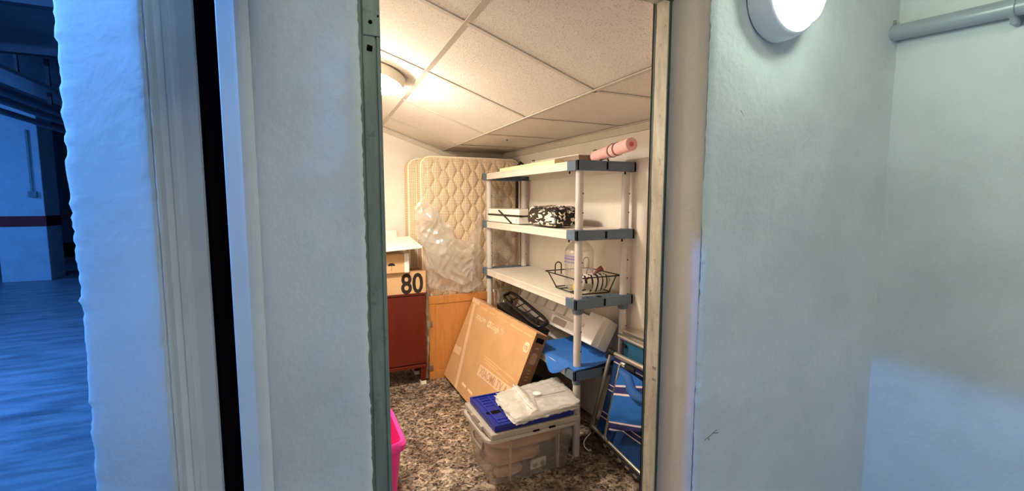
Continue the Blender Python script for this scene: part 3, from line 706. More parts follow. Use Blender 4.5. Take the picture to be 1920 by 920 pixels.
tag(build(MB().hexa([(0.28, 3.565, 0.8795), (0.70, 3.565, 0.8795), (0.70, 3.58, 0.8795), (0.28, 3.58, 0.8795), (0.28, 3.765, 1.16), (0.70, 3.765, 1.16), (0.70, 3.78, 1.16), (0.28, 3.78, 1.16)]), 'leaning_board', 'white_board', bevel=0.002), 'thin white board leaning on the cream back wall behind the melamine board', 'board')
t = thing('wooden_panel', 'orange wooden cabinet door with two hinges leaning before the mattress', 'panel', (1.15, 3.43, 0))
build(MB().box(0.868, 1.46, 3.418, 3.436, 0.0, 0.655), 'board', 'orange_wood', t, bevel=0.002)
build(MB().box(0.866, 1.462, 3.411, 3.434, 0.600, 0.662), 'rail', 'orange_wood', t, bevel=0.003); build(MB().box(0.866, 1.462, 3.411, 3.434, 0.0, 0.062), 'rail', 'orange_wood', t, bevel=0.003)
build(MB().box(0.866, 0.918, 3.413, 3.434, 0.062, 0.600), 'stile', 'orange_wood', t, bevel=0.003)
for z in (0.445, 0.095):
    h = build(MB().box(0.862, 0.895, 3.404, 3.412, z - .02, z + .02), 'hinge', 'steel', t, bevel=0.002)
    build(MB().cyl((0.862, 3.408, z - .022), (0.862, 3.408, z + .022), .005, 10), 'hinge_pin', 'steel', h)

# ------------------------------------------------------------------ television carton leaning on the shelving
UX = Vector((0, -1, 0)); UY = Vector((.252, 0, .586)).normalized(); UN = UX.cross(UY)
MT = Matrix(((UX.x, UY.x, UN.x, 0.974), (UX.y, UY.y, UN.y, 3.395), (UX.z, UY.z, UN.z, 0.0335), (0, 0, 0, 1)))
t = thing('television_carton', 'large flat television carton leaning against the shelving unit', 'box', mat=MT)
LN, HT, TH = 1.085, 0.650, 0.080
build(MB().box(0, LN - .003, 0, HT - .003, -TH, 0), 'carton', 'cardboard', t, bevel=0.002, local=True)
e = build(MB().box(LN - .003, LN, 0.0, HT - .006, -TH, -.001), 'carton_end', 'cardboard_end', t, local=True); e['label'] = 'dark brown printed end of the carton'
build(MB().box(0, LN - .004, HT - .003, HT, -TH * .5 + .002, 0), 'top_flap', 'cardboard', t, local=True); build(MB().box(0, LN - .004, HT - .003, HT - .001, -TH, -TH * .5 - .002), 'top_flap', 'cardboard', t, local=True)
build(MB().box(0.0, 0.16, HT - .0028, HT + .0006, -TH, 0.0006).box(0.0, 0.16, HT - .035, HT, 0, 0.0006), 'tape', 'tape', t, local=True)
def quad(name, pts, mat, z=0.0006, par=None): return build(MB().prism([(u, v, -.0002) for u, v in pts], (0, 0, z + .0002)), name, mat, par or t, local=True)
quad('tape', [(0.275, 0.004), (0.325, 0.004), (0.092, 0.610), (0.040, 0.610)], 'tape')
quad('tape', [(0.002, 0.195), (0.150, 0.205), (0.146, 0.262), (0.002, 0.252)], 'tape', 0.0009)
X1, Y1 = (1, 0, 0), (0, 1, 0)
text('printed_word', 'XIAOMI', 0.052, 'print_pale', t, (0.190, 0.517, 0), X1, Y1, sx=1.02)
qd = quad('printed_logo', [(0.425, 0.512), (0.470, 0.512), (0.470, 0.556), (0.425, 0.556)], 'print_pale')
quad('printed_logo_hole', [(0.437, 0.524), (0.458, 0.524), (0.458, 0.545), (0.437, 0.545)], 'cardboard', 0.0010, qd)
text('printed_word', 'Google TV', 0.056, 'print_pale', t, (0.482, 0.515, 0), X1, Y1, sx=0.88)
def rrect(u0, u1, v0, v1, r, n=5):
    pts = []
    for cx_, cy_, a0 in ((u1 - r, v1 - r, 0), (u0 + r, v1 - r, 90), (u0 + r, v0 + r, 180), (u1 - r, v0 + r, 270)):
        for k in range(n): a = R(a0 + 90 * k / (n - 1)); pts.append((cx_ + r * math.cos(a), cy_ + r * math.sin(a)))
    return pts
lg = quad('printed_logo', rrect(1.000, 1.062, 0.510, 0.572, 0.022), 'print_pale')
text('printed_word', 'mi', 0.048, 'print_tan', lg, (1.008, 0.526, 0.0006), X1, Y1, off=0.0012, sx=0.95)
lb = quad('printed_label', [(0.545, 0.196), (1.05, 0.218), (1.05, 0.290), (0.545, 0.268)], 'tape')
text('printed_word', 'XIAOMI TV A', 0.074, 'print_tan', lb, (0.572, 0.208, 0.0007), (1, .0436, 0), (-.0436, 1, 0), off=0.0008, sx=0.98)
for i, (u0, u1, v) in enumerate([(0.555, 1.05, 0.335), (0.555, 0.80, 0.318), (0.60, 0.98, 0.302)]): quad('printed_line', [(u0, v - .004), (u1, v - .004), (u1, v + .003), (u0, v + .003)], 'print_line')
for i, (u0, u1) in enumerate([(.05, .14), (.20, .34), (.38, .47), (.52, .70), (.74, .92), (.95, 1.05)]): quad('printed_line', [(u0, .606), (u1, .606), (u1, .616), (u0, .616)], 'print_line')
for u0, u1 in ((.375, .455), (.50, .585)): quad('printed_line', [(u0, .062), (u1, .062), (u1, .078), (u0, .078)], 'print_pale')
for u in (0.16, 0.30, 0.42, 0.56, 0.68, 0.80, 0.93): build(MB().box(u, u + .012, HT - .001, HT + .0015, -.012, 0.001), 'staple', 'print_pale', t, local=True)
def endquad(name, pts, mat, par): return build(MB().prism([(LN - .0002, v, -d_) for d_, v in pts], (0.0009, 0, 0)), name, mat, par, local=True)
el = endquad('printed_logo', [(a, b) for a, b in rrect(0.020, 0.060, 0.46, 0.53, 0.016)], 'print_endpale', e)
el2 = endquad('hand_hole', [(a, b) for a, b in rrect(0.014, 0.066, 0.285, 0.312, 0.012)], 'hole', e)
endquad('printed_line', [(.014, .592), (.066, .592), (.066, .622), (.014, .622)], 'hole', e)
for v in (.555, .42, .40, .38, .36): endquad('printed_line', [(.030, v), (.052, v), (.052, v + .008), (.030, v + .008)], 'print_endpale', e)

# ------------------------------------------------------------------ clear film over the mattress
def ridged(x, y, z, s): return 1 - abs(noise.noise(Vector((x * s, y * s, z * s)))) * 2
def lerp_tab(tab, u):
    for (a, va), (b, vb) in zip(tab, tab[1:]):
        if u <= b: f = (u - a) / (b - a); f = f * f * (3 - 2 * f); return va + (vb - va) * f
    return tab[-1][1]
def sheet(nu, nv, xr, top, bot, ybase, amp, seed, slack=0.0, bl=None):
    def fn(u, v):
        zt, zb = lerp_tab(top, u), lerp_tab(bot, u); z = zt + (zb - zt) * v
        x = xr[0] + (xr[1] - xr[0]) * u + 0.012 * nz(u * 3, v * 3, seed, 2.2) + (0.03 * slack * math.sin(v * 3.1))
        a = 0.62 * ridged(x * .9 + z * .9, (z - x) * .35, seed, 5.0) + 0.26 * ridged(x * .8 + z, (z - x) * .5, seed + 3, 10) + 0.12 * ridged(x - z * .5, z * .7, seed + 9, 17)
        y = ybase - amp * max(0, min(1, a)) - (bl(u, v) if bl else 0)
        return (x, y, z + 0.008 * nz(x, z, seed + 5, 12))
    return MB().grid(nu, nv, fn)
t = thing('plastic_film', 'crumpled clear plastic film hanging over the front mattress', 'plastic sheet', (1.05, 3.38, 0.66))
top = [(0, 1.36), (.10, 1.42), (.28, 1.36), (.46, 1.23), (.64, 1.10), (.78, 1.08), (.90, 1.18), (1, 1.33)]
bot = [(0, 1.12), (.10, 1.06), (.20, 0.74), (.40, 0.70), (.6, 0.69), (.8, 0.675), (1, 0.72)]
build(sheet(110, 110, (0.775, 1.29), top, bot, 3.428, 0.055, 1.0), 'film_sheet', 'film', t, smooth=True)
top = [(0, 1.30), (.2, 1.36), (.5, 1.15), (.75, 1.02), (1, 1.06)]
bot = [(0, 1.08), (.25, 0.86), (.5, 0.80), (.8, 0.74), (1, 0.78)]
build(sheet(90, 90, (0.80, 1.22), top, bot, 3.395, 0.060, 7.0), 'film_fold', 'film', t, smooth=True)
top = [(0, 0.80), (1, 0.78)]; bot = [(0, .06), (1, .30)]
build(sheet(14, 70, (0.842, 0.862), top, bot, 3.40, 0.03, 12.0), 'film_tail', 'film_clear', t, smooth=True)
top = [(0, 1.57), (.5, 1.50), (1, 1.30)]; bot = [(0, .90), (1, .88)]
build(sheet(50, 80, (1.335, 1.60), top, bot, 3.43, 0.045, 17.0), 'film_sheet', 'film_clear', t, smooth=True)

# ------------------------------------------------------------------ things on the shelves
T1, T2, T3, T4 = [z + 0.0 for z in TOPS]
tag(build(MB().hexa([(1.300, 2.245, T1 + .001), (1.36, 2.245, T1 + .001), (1.36, 3.02, T1 + .001), (1.300, 3.02, T1 + .001), (1.300, 2.245, T1 + .026), (1.36, 2.245, T1 + .026), (1.36, 3.02, T1 + .022), (1.300, 3.02, T1 + .022)]), 'plank', 'cream_plank', bevel=0.002), 'cream plank lying along the front of the top shelf', 'plank')
t = thing('shallow_board_box', 'grey brown flat board box lying on the top shelf under the pink foam tube', 'box', (1.48, 2.4, T1))
build(MB().box(1.405, 1.56, 2.16, 2.72, T1 + .001, T1 + .045), 'tray', 'greybrown', t, bevel=0.003); build(MB().box(1.400, 1.565, 2.155, 2.725, T1 + .045, T1 + .050), 'lid', 'white_board', t, bevel=0.001)
a, b = Vector((1.498, 2.135, T1 + .0375)), Vector((1.428, 1.745, T1 + .060)); dv = (b - a)
t = thing('pool_noodle', 'pink foam tube with taupe straps sticking out over the top shelf end', 'foam tube', a)
NR = 0.031
build(MB().tube([a, a + dv * .5, b], NR, 28), 'foam_tube', 'pinkfoam', t, smooth='auto')
dn = dv.normalized(); build(MB().lathe([(0, 0), (.011, 0), (.012, .0015), (0, .002)], b - dn * .0005, dn, 18), 'core_hole', 'pinkcore', t)
build(MB().lathe([(.019, 0), (.0302, 0), (.0302, .0012), (.019, .0012)], b - dn * .0002, dn, 24), 'end_ring', 'pinkfoam', t)
for f in (.52, .66):
    c = a + dv * f; build(MB().lathe([(NR, -.006), (NR + .003, -.006), (NR + .003, .006), (NR, .006)], c, dn, 28), 'strap', 'strap', t, smooth='auto')
build(MB().box(-.004, .004, -.03, .03, NR, NR + .004), 'strap_buckle', 'strap', t, local=True).matrix_local = Matrix.Translation(dv * .59)
tag(build(MB().tube([(1.50 + .028 * math.cos(R(k)), 2.055, T1 + .005 + .024 * math.sin(R(k))) for k in range(0, 181, 20)] , .005, 8), 'black_loop', 'blackplastic', smooth=True), 'small black rubber loop on the top shelf bracket', 'loop')
for y, zt, lab in ((2.386, 1.715, 'small metal wall bracket above the shelf beside the pink foam tube'), (3.211, 1.716, 'small metal wall bracket near the far end of the top shelf')):
    br = thing('wall_bracket', lab, 'bracket', (1.66, y, 1.66), group='wall brackets above the shelving')
    build(MB().box(1.664, 1.678, y - .012, y + .012, 1.63, zt), 'plate', 'steel', br, bevel=0.001); build(MB().cyl((1.6635, y, zt - .015), (1.665, y, zt - .015), .004, 8), 'screw', 'hole', br)
t = thing('black_strap', 'black webbing strap hanging at the far end of the top shelf', 'strap', (1.64, 3.36, 1.6))
build(MB().tube([(1.60, 3.36, 1.60), (1.61, 3.36, 1.68), (1.63, 3.355, 1.705), (1.65, 3.35, 1.69), (1.655, 3.35, 1.62)], .012, 8), 'webbing', 'blackplastic', t, smooth=True)
build(MB().box(1.585, 1.60, 3.338, 3.362, 1.25, 1.60), 'strap_tail', 'blackplastic', t, bevel=0.002)
t = thing('flat_box', 'lower flat white box under another on the second shelf', 'box', (1.4, 2.9, T2), group='flat white boxes on the second shelf')
build(MB().box(1.297, 1.50, 2.70, 3.238, T2 + .004, T2 + .048), 'carton', 'white_board', t, bevel=0.002); build(MB().cyl((1.296, 2.735, T2 + .03), (1.2975, 2.735, T2 + .03), .006, 12), 'printed_dot', 'strap', t)
t = thing('flat_box', 'upper flat white box stacked over black rods on the second shelf', 'box', (1.4, 2.9, T2 + .05), group='flat white boxes on the second shelf')
build(MB().box(1.300, 1.50, 2.70, 3.238, T2 + .062, T2 + .099), 'carton', 'white_board', t, bevel=0.002); build(MB().box(1.299, 1.3005, 3.18, 3.215, T2 + .063, T2 + .098), 'white_tape', 'white_paint', t)
tag(build(MB().tube([(1.306, 3.25, T2 + .0545), (1.306, 2.69, T2 + .0545)], .0065, 10), 'black_rod', 'blackplastic', smooth='auto'), 'black rod lying flat between two white boxes', 'rod')
tag(build(MB().tube([(1.2885, 3.01, T2 + .088), (1.288, 2.80, T2 + .008)], .0058, 10), 'black_rod', 'blackplastic', smooth='auto'), 'short black rod leaning slantwise across two white boxes', 'rod')
def zb(d):
    p = lambda x, e: math.copysign(abs(x) ** e, x)
    return 1 / max(abs(d.x) ** 6 + abs(d.y) ** 6 + abs(d.z) ** 6, 1e-4) ** (1 / 6) * (1 + .035 * nz(d.x, d.y, d.z, 4))
zc = MB().sphere((1.395, 2.475, T2 + .066), (.094, .190, .060), 64, 40, zb)
zc.v = [(x + (z - T2) * .35, y + (z - T2 - .13) * .55 + .03, max(z, T2 + .002)) for x, y, z in zc.v]
t = thing('printed_pouch', 'black and white printed pouch lying on the second shelf', 'pouch', (1.42, 2.43, T2))
build(zc, 'pouch_body', 'zebra', t, smooth=True)
build(MB().tube([(1.40, 2.30, T2 + .125), (1.43, 2.5, T2 + .127), (1.44, 2.66, T2 + .120)], .004, 8), 'seam', 'zebra', t)

t = thing('wire_basket', 'black wire hanging basket standing on the third shelf', 'basket', (1.47, 2.2, T3))
bx0, bx1, by0, by1, bz = 1.375, 1.590, 2.085, 2.365, T3 + .0065
rx0, rx1, ry0, ry1, rz = 1.322, 1.632, 2.060, 2.385, T3 + .103
wr = .0036
def loop(pts, n, r=wr): return build(MB().tube(pts, r, 8, True), n, 'blackwire', t, smooth=True)
def rloop(x0, x1, y0, y1, z, r=.025, n=5):
    return [(u, v, z) for u, v in rrect(x0, x1, y0, y1, r, n)]
loop(rloop(bx0, bx1, by0, by1, bz), 'base_ring'); loop(rloop(rx0, rx1, ry0, ry1, rz, .01), 'rim_ring')
for xa, ya, xb, yb in ((bx0 + .01, by0 + .01, rx0 + .01, ry0 + .02), (bx1 - .01, by0 + .01, rx1 - .015, ry0 + .02), (bx0 + .01, by1 - .01, rx0 + .01, ry1 - .02), (bx1 - .01, by1 - .01, rx1 - .015, ry1 - .02)):
    build(MB().tube([(xa, ya, bz), (xb, yb, rz)], wr, 8), 'side_wire', 'blackwire', t, smooth='auto')
for y in (2.19, 2.30): build(MB().tube([(bx0, y, bz), (bx1, y, bz)], wr, 6), 'base_wire', 'blackwire', t)
for (x, y) in ((1.335, 2.25), (1.60, 2.36)):
    build(MB().tube([(x - .02, y, rz)] + [(x + .02 * math.cos(R(180 - k)), y, rz + .05 + .02 * math.sin(R(k))) for k in range(0, 181, 20)] + [(x + .02, y, rz)], wr, 8), 'hook', 'blackwire', t, smooth='auto')
BC = (1.492, 2.272, T3 + .012)
t = thing('water_bottle', 'large clear ribbed plastic water bottle standing in the wire basket', 'bottle', BC)
pf = [(0, 0), (.078, 0), (.085, .008)]
for k in range(8): z = .02 + k * .022; pf += [(.087, z), (.084, z + .011)]
pf += [(.087, .198), (.087, .212), (.078, .235), (.055, .262), (.028, .282), (.019, .287), (.019, .293), (0, .293)]
build(MB().lathe(pf, BC, (0, 0, 1), 40), 'bottle_body', 'bottle', t, smooth='auto')
build(MB().lathe([(0, .290), (.021, .290), (.021, .303), (0, .303)], BC, (0, 0, 1), 24), 'cap', 'blackplastic', t)
lbm = MB(); n_ = 10
for z0, z1 in ((.150, .158), (.168, .178), (.186, .192)):
    pts = []
    for k in range(n_ + 1):
        a = R(150 + 85 * k / n_); pts.append((BC[0] + .0885 * math.cos(a), BC[1] + .0885 * math.sin(a)))
    lbm.add([(x, y, BC[2] + z0) for x, y in pts] + [(x, y, BC[2] + z1) for x, y in pts], [(k, k + 1, n_ + 2 + k, n_ + 1 + k) for k in range(n_)])
build(lbm, 'label_print', 'purple', t)
def bagf(d):
    a = math.atan2(d.y, d.x); f = 1 + .07 * math.sin(9 * a + 2) * max(0, d.z + .3) + .05 * nz(d.x, d.y, d.z, 3)
    if d.z > .6: f *= 1 - .30 * (d.z - .6) / .4
    return f
bg_ = MB().sphere((1.505, 2.138, T3 + .064), (.104, .044, .062), 56, 28, bagf); bg_.v = [(x, y, max(z, T3 + .011)) for x, y, z in bg_.v]
t = thing('tied_bag', 'black and white striped plastic bag tied at the neck in the wire basket', 'bag', (1.5, 2.135, T3))
build(bg_, 'bag_body', 'bagstripe', t, smooth=True)
build(MB().tube([(1.505, 2.135, T3 + .095), (1.508, 2.130, T3 + .115), (1.52, 2.125, T3 + .128), (1.545, 2.12, T3 + .140)], [.016, .008, .012, .018], 10), 'bag_neck', 'maroon', t, smooth='auto')
build(MB().tube([(1.505, 2.13, T3 + .105), (1.46, 2.115, T3 + .095), (1.425, 2.105, T3 + .088)], [.007, .010, .004], 8), 'bag_tail', 'maroon', t, smooth='auto')
build(MB().frame_box((1.405, 2.094, T3 + .036), (.05, -.008, -.008), (0.001, .002, 0), (.006, .0, .032)), 'bar_code_label', 'greylid', t)
tag(build(MB().sphere((1.395, 2.155, T3 + .034), (.012, .035, .022), 16, 10, lambda d: 1 + .2 * nz(d.x, d.y, d.z, 4)), 'yellow_packet', 'yellow', smooth=True), 'small yellow packet lying in the wire basket beside the bottle', 'packet')

# fourth shelf
def matf(u, v):
    y = 1.985 + 0.52 * v; x = 1.262 + 0.34 * u
    z = T4 + .014 + .010 * math.sin(v * 5.2 + u * 2.2) ** 2 + .003 * nz(u, v, 1, 3)
    if u < .16:
        s = (.16 - u) / .16; z -= .075 * s ** 1.5 * math.sin(min(1, max(0, (v - .12) / .5)) * math.pi) ; x += .035 * s * (1 - math.sin(min(1, max(0, (v - .12) / .5)) * math.pi)) - 0.012 * s
    z += .018 * math.exp(-((u - 1) ** 2 + (v - .0) ** 2) * 6)
    return (x, y, z)
mbm = MB().grid(40, 50, matf); top_v = list(mbm.v); nn = len(top_v); mbm.add([(x, y, z - .006) for x, y, z in top_v], [tuple(reversed(f)) for f in mbm.f])
ring = [i for i in range(40)] + [j * 40 + 39 for j in range(1, 50)] + [49 * 40 + i for i in range(38, -1, -1)] + [j * 40 for j in range(48, 0, -1)]
mbm.f += [(ring[k], ring[(k + 1) % len(ring)], nn + ring[(k + 1) % len(ring)], nn + ring[k]) for k in range(len(ring))]
tag(build(mbm, 'foam_mat', 'bluemat', smooth='auto'), 'blue foam mat spread over the lowest shelf and drooping off its front', 'mat')
# polystyrene packing piece leaning on the wall
FT = Matrix.Translation((1.470, 3.205, T4 + .045)) @ Matrix.Rotation(R(180), 4, 'Z') @ Matrix.Rotation(R(0), 4, 'X')
fx = Vector((0, -1, 0)); fy = Vector((.50, 0, .866)).normalized(); fn_ = fx.cross(fy)
FM = Matrix(((fx.x, fy.x, fn_.x, 1.515), (fx.y, fy.y, fn_.y, 3.215), (fx.z, fy.z, fn_.z, T4 + .070), (0, 0, 0, 1)))
t = thing('polystyrene_packing', 'long white polystyrene packing piece with notches leaning on the lowest shelf', 'packing', mat=FM)
build(MB().box(0, 1.13, 0, .155, -.045, 0), 'slab', 'foam', t, bevel=0.005, local=True)
for i in range(7):
    u = .02 + i * .138; build(MB().box(u, u + .105, .092, .155, -.002, .020), 'raised_block', 'foam', t, bevel=0.004, local=True)
build(MB().box(1.005, 1.135, -.005, .175, -.045, .075), 'end_block', 'foam', t, bevel=0.005, local=True)
build(MB().box(1.1335, 1.139, .0, .17, .020, .030), 'end_ridge', 'foam', t, bevel=0.002, local=True)
build(MB().box(.60, .98, 0.0, .075, -.002, .050), 'lower_block', 'foam', t, bevel=0.006, local=True)
build(MB().prism([(u, v, .046) for u, v in rrect(.64, .80, .018, .062, .012)], (0, 0, .0045)), 'pocket', 'greylid', t, local=True)
# black appliance parts behind the carton
t = thing('black_frame_tray', 'black plastic tray with an oval wire frame wedged behind the television carton', 'tray', (1.38, 2.85, T4))
build(MB().hexa([(1.335, 2.55, T4 + .004), (1.43, 2.55, T4 + .004), (1.43, 3.14, T4 + .004), (1.335, 3.14, T4 + .004), (1.330, 2.52, T4 + .075), (1.44, 2.52, T4 + .075), (1.44, 3.16, T4 + .135), (1.330, 3.16, T4 + .135)]), 'tray_body', 'blackplastic', t, bevel=0.008)
o_, ea, eb = Vector((1.345, 3.09, T4 + .195)), Vector((0.01, -.56, -.10)), Vector((.085, 0.0, .03))
fr = [o_ + ea * a_ + eb * b_ for a_, b_ in rrect(0, 1, 0, 1, .22, 6)]
build(MB().tube(fr, .012, 10, True), 'oval_frame', 'blackplastic', t, smooth=True)
for k in range(4):
    f = .2 + .2 * k; build(MB().tube([o_ + ea * f, o_ + ea * f + eb], .004, 6), 'wire', 'blackwire', t)
build(MB().tube([o_ + ea * .05 + eb * .5, o_ + ea * .95 + eb * .5], .003, 6), 'wire', 'blackwire', t)
for f in (.15, .85): build(MB().cyl(o_ + ea * f + eb * .5, Vector((1.385, (o_ + ea * f).y, T4 + .09)), .012, 10), 'support', 'blackplastic', t)
def cbag(u, v):
    return (1.335 + .10 * u + .01 * nz(u, v, 3, 4), 3.19 + .03 * v + .03 * ridged(u, v, 2, 3) * .5, T4 + .02 + .21 * v * (1 - .35 * (u - .3) ** 2) + .01 * nz(u, v, 9, 6))
tag(build(MB().grid(24, 24, cbag), 'clear_bag', 'film_clear', smooth=True), 'crumpled clear bag standing behind the top of the television carton', 'plastic bag')

# ------------------------------------------------------------------ tub on the floor with case, crate and bags
t = thing('storage_tub', 'translucent plastic storage tub full of beige cloth on the floor', 'tub', (1.02, 2.09, 0))
def tubshell(b0, b1, z0, z1, name, mat):
    (x0, x1, y0, y1), (X0, X1, Y0, Y1) = b0, b1
    lo = rrect(x0, x1, y0, y1, .03, 6); hi = rrect(X0, X1, Y0, Y1, .04, 6); n = len(lo)
    return build(MB().add([(x, y, z0) for x, y in lo] + [(x, y, z1) for x, y in hi], [(k, (k + 1) % n, n + (k + 1) % n, n + k) for k in range(n)] + [tuple(range(n))]), name, mat, t, smooth='auto')
tubshell((.800, 1.235, 1.962, 2.235), (.768, 1.262, 1.915, 2.268), 0.003, 0.262, 'tub_wall', 'tub')
hi = rrect(.752, 1.278, 1.899, 2.284, .045, 6); hi2 = rrect(.770, 1.260, 1.917, 2.266, .04, 6)
rim = MB(); n = len(hi); rim.add([(x, y, .250) for x, y in hi] + [(x, y, .270) for x, y in hi] + [(x, y, .270) for x, y in hi2] + [(x, y, .250) for x, y in hi2], [(r_ * n + k, r_ * n + (k + 1) % n, ((r_ + 1) % 4) * n + (k + 1) % n, ((r_ + 1) % 4) * n + k) for r_ in range(4) for k in range(n)])
build(rim, 'tub_rim', 'tubrim', t, bevel=0.004)
build(MB().tube([(.772, 2.02, .20), (.774, 2.03, .165), (.777, 2.09, .160), (.774, 2.15, .165), (.772, 2.16, .20)], .007, 8), 'handle', 'greylid', t, smooth=True)
build(MB().box(.790, .800, 2.06, 2.11, .085, .125), 'side_latch', 'darkteal', t, bevel=0.003)
for x in (.88, 1.15): build(MB().box(x, x + .004, 1.918, 1.945, .03, .24), 'rib', 'tub', t)
def lump(c, r, s, seed):
    return MB().sphere(c, r, 40, 24, lambda d: 1 / max(abs(d.x) ** 4 + abs(d.y) ** 4 + abs(d.z) ** 4, 1e-4) ** .25 * (1 + s * nz(d.x + seed, d.y, d.z, 3.0) + s * .6 * nz(d.x, d.y + seed, d.z, 7)) * .93)
tag(build(lump((1.010, 2.09, .198), (.212, .146, .050), .06, 1), 'folded_cloth', 'cloth', smooth=True), 'folded beige cloth filling the upper half of the tub', 'cloth')
tag(build(lump((.950, 2.075, .108), (.150, .118, .036), .06, 5), 'folded_blanket', 'cloth', smooth=True), 'crumpled brownish cloth under the folded beige cloth in the tub', 'cloth')
tag(build(lump((.905, 2.010, .036), (.080, .030, .028), .10, 9), 'rolled_cloth', 'clothpale', smooth=True), 'pale rolled cloth low in the front corner of the tub', 'cloth')
tag(build(lump((1.162, 2.10, .080), (.052, .105, .058), .06, 12), 'dark_garment', 'darkteal', smooth=True), 'dark grey garment in the right end of the tub', 'garment')
t = thing('socket_strip', 'white double power socket at the bottom of the tub', 'socket', (1.07, 1.985, .03))
sk = build(MB().frame_box((1.025, 1.984, .012), (.092, .004, .004), (0, .014, .002), (0, -.006, .050)), 'face_plate', 'socket', t, bevel=0.004)
for x in (1.048, 1.094): build(MB().lathe([(0, 0), (.014, 0), (.016, .0015), (.013, .002), (0, .0012)], (x, 1.982, .038), (0, -1, .05), 18), 'socket_well', 'greylid', sk); 
for x in (1.043, 1.053, 1.089, 1.099): build(MB().cyl((x, 1.981, .038), (x, 1.9785, .038), .002, 8), 'pin_hole', 'hole', sk)
# grey case lying on the tub
t = thing('grey_case', 'shallow grey plastic case with a clip handle lying on the tub', 'case', (1.01, 2.09, .271))
build(MB().box(.770, 1.265, 1.895, 2.285, .2715, .302), 'case_body', 'greylid', t, bevel=0.007, seg=3)
build(MB().box(.758, .775, 2.00, 2.16, .276, .298), 'clip_handle', 'greylid', t, bevel=0.004); build(MB().box(.756, .770, 2.045, 2.125, .297, .3035), 'hinge_clip', 'steel', t, bevel=0.002)
for x in (.99, 1.08): build(MB().box(x, x + .035, 1.890, 1.897, .272, .280), 'foot_notch', 'hole', t)
# blue crate
t = thing('blue_organiser', 'royal blue ribbed plastic organiser lid lying on the grey case', 'organiser', (1.0, 2.08, .303))
cr = MB().box(.792, 1.232, 1.905, 2.262, .3035, .330); build(cr, 'lid_body', 'bluecrate', t, bevel=0.005)
for x0, x1, y0, y1 in ((.792, 1.232, 1.905, 1.916), (.792, 1.232, 2.251, 2.262), (.792, .803, 1.916, 2.251), (1.221, 1.232, 1.916, 2.251)): build(MB().box(x0, x1, y0, y1, .329, .337), 'lid_rim', 'bluecrate', t, bevel=0.002)
for k in range(10):
    y = 1.94 + k * .032; 
    if 1.99 < y < 2.12: build(MB().box(.885, .955, y, y + .006, .329, .3335), 'rib', 'bluecrate_line', t)
    else: build(MB().box(.825, .955, y, y + .006, .329, .3335), 'rib', 'bluecrate_line', t)
for x in (.825, .885, .955): build(MB().box(x, x + .005, 1.935, 2.235, .329, .3345), 'rib', 'bluecrate_line', t)
build(MB().lathe([(0, .0), (.05, 0), (.05, .0008), (0, .0008)], (.850, 2.055, .3300), (0, 0, 1), 24, 0.36), 'hand_hole', 'hole', t)
# zip bag bundle
t = thing('zip_bag_bundle', 'bundle of milky clear zip bags lying on the blue organiser', 'plastic bags', (1.09, 2.05, .338))
cs = [(.885, 1.865), (1.262, 1.900), (1.322, 2.235), (.905, 2.170)]
for L_ in range(5):
    z0 = .340 + .0085 * L_; sh = (5 - L_) * .006
    def bagl(u, v, L_=L_, z0=z0, sh=sh):
        x = (cs[0][0] * (1 - u) + cs[1][0] * u) * (1 - v) + (cs[3][0] * (1 - u) + cs[2][0] * u) * v; y = (cs[0][1] * (1 - u) + cs[1][1] * u) * (1 - v) + (cs[3][1] * (1 - u) + cs[2][1] * u) * v
        e = min(u, 1 - u, v, 1 - v); k = 1 - math.exp(-e / .06)
        x += .014 * nz(u * 2, v * 2, L_ * 3, 2.5) + (.5 - u) * -.02 * (L_ % 2) + .012 * (1 - k) * nz(u, v, L_, 14); y += .012 * nz(v * 2, u * 2, L_ * 5, 2.5) + .010 * (1 - k) * nz(u, v, L_ + 4, 14)
        z = z0 + .010 * k * ridged(u * 1.0, v * 2.4, L_, 2.2) + .004 * nz(u, v, L_, 16) + (.006 if L_ == 4 else 0) * math.exp(-((u - .3) ** 2) * 300) * 3
        return (x, y, max(z, .3385 + .0006 * L_))
    build(MB().grid(60, 44, bagl), 'bag', 'zipbag', t, smooth=True)
build(MB().tube([(.985, 1.90, .392), (.992, 2.02, .396), (1.02, 2.19, .394)], .0035, 6), 'zip_edge', 'white_paint', t, smooth=True)
build(MB().lathe([(0, .0), (.020, 0), (.022, .003), (.016, .006), (0, .005)], (1.085, 2.035, .393), (0, 0, 1), 24), 'white_button', 'white_paint', t, smooth='auto')
build(MB().tube([(1.02, 1.905, .388), (1.045, 1.99, .395), (1.05, 2.00, .394), (1.25, 2.02, .384)], .0012, 6), 'seam', 'strap', t)
# white cable on the floor behind the tub
tag(build(MB().tube([(1.385 + .02 * math.cos(R(k)), 2.0 + .022 * math.sin(R(k * 1.0)), .125 - .12 * (1 - math.exp(-k / 200))) for k in range(0, 400, 20)], .003, 8), 'white_cable', 'socket', smooth=True), 'short loop of white cable beside the tub under the shelving', 'cable')

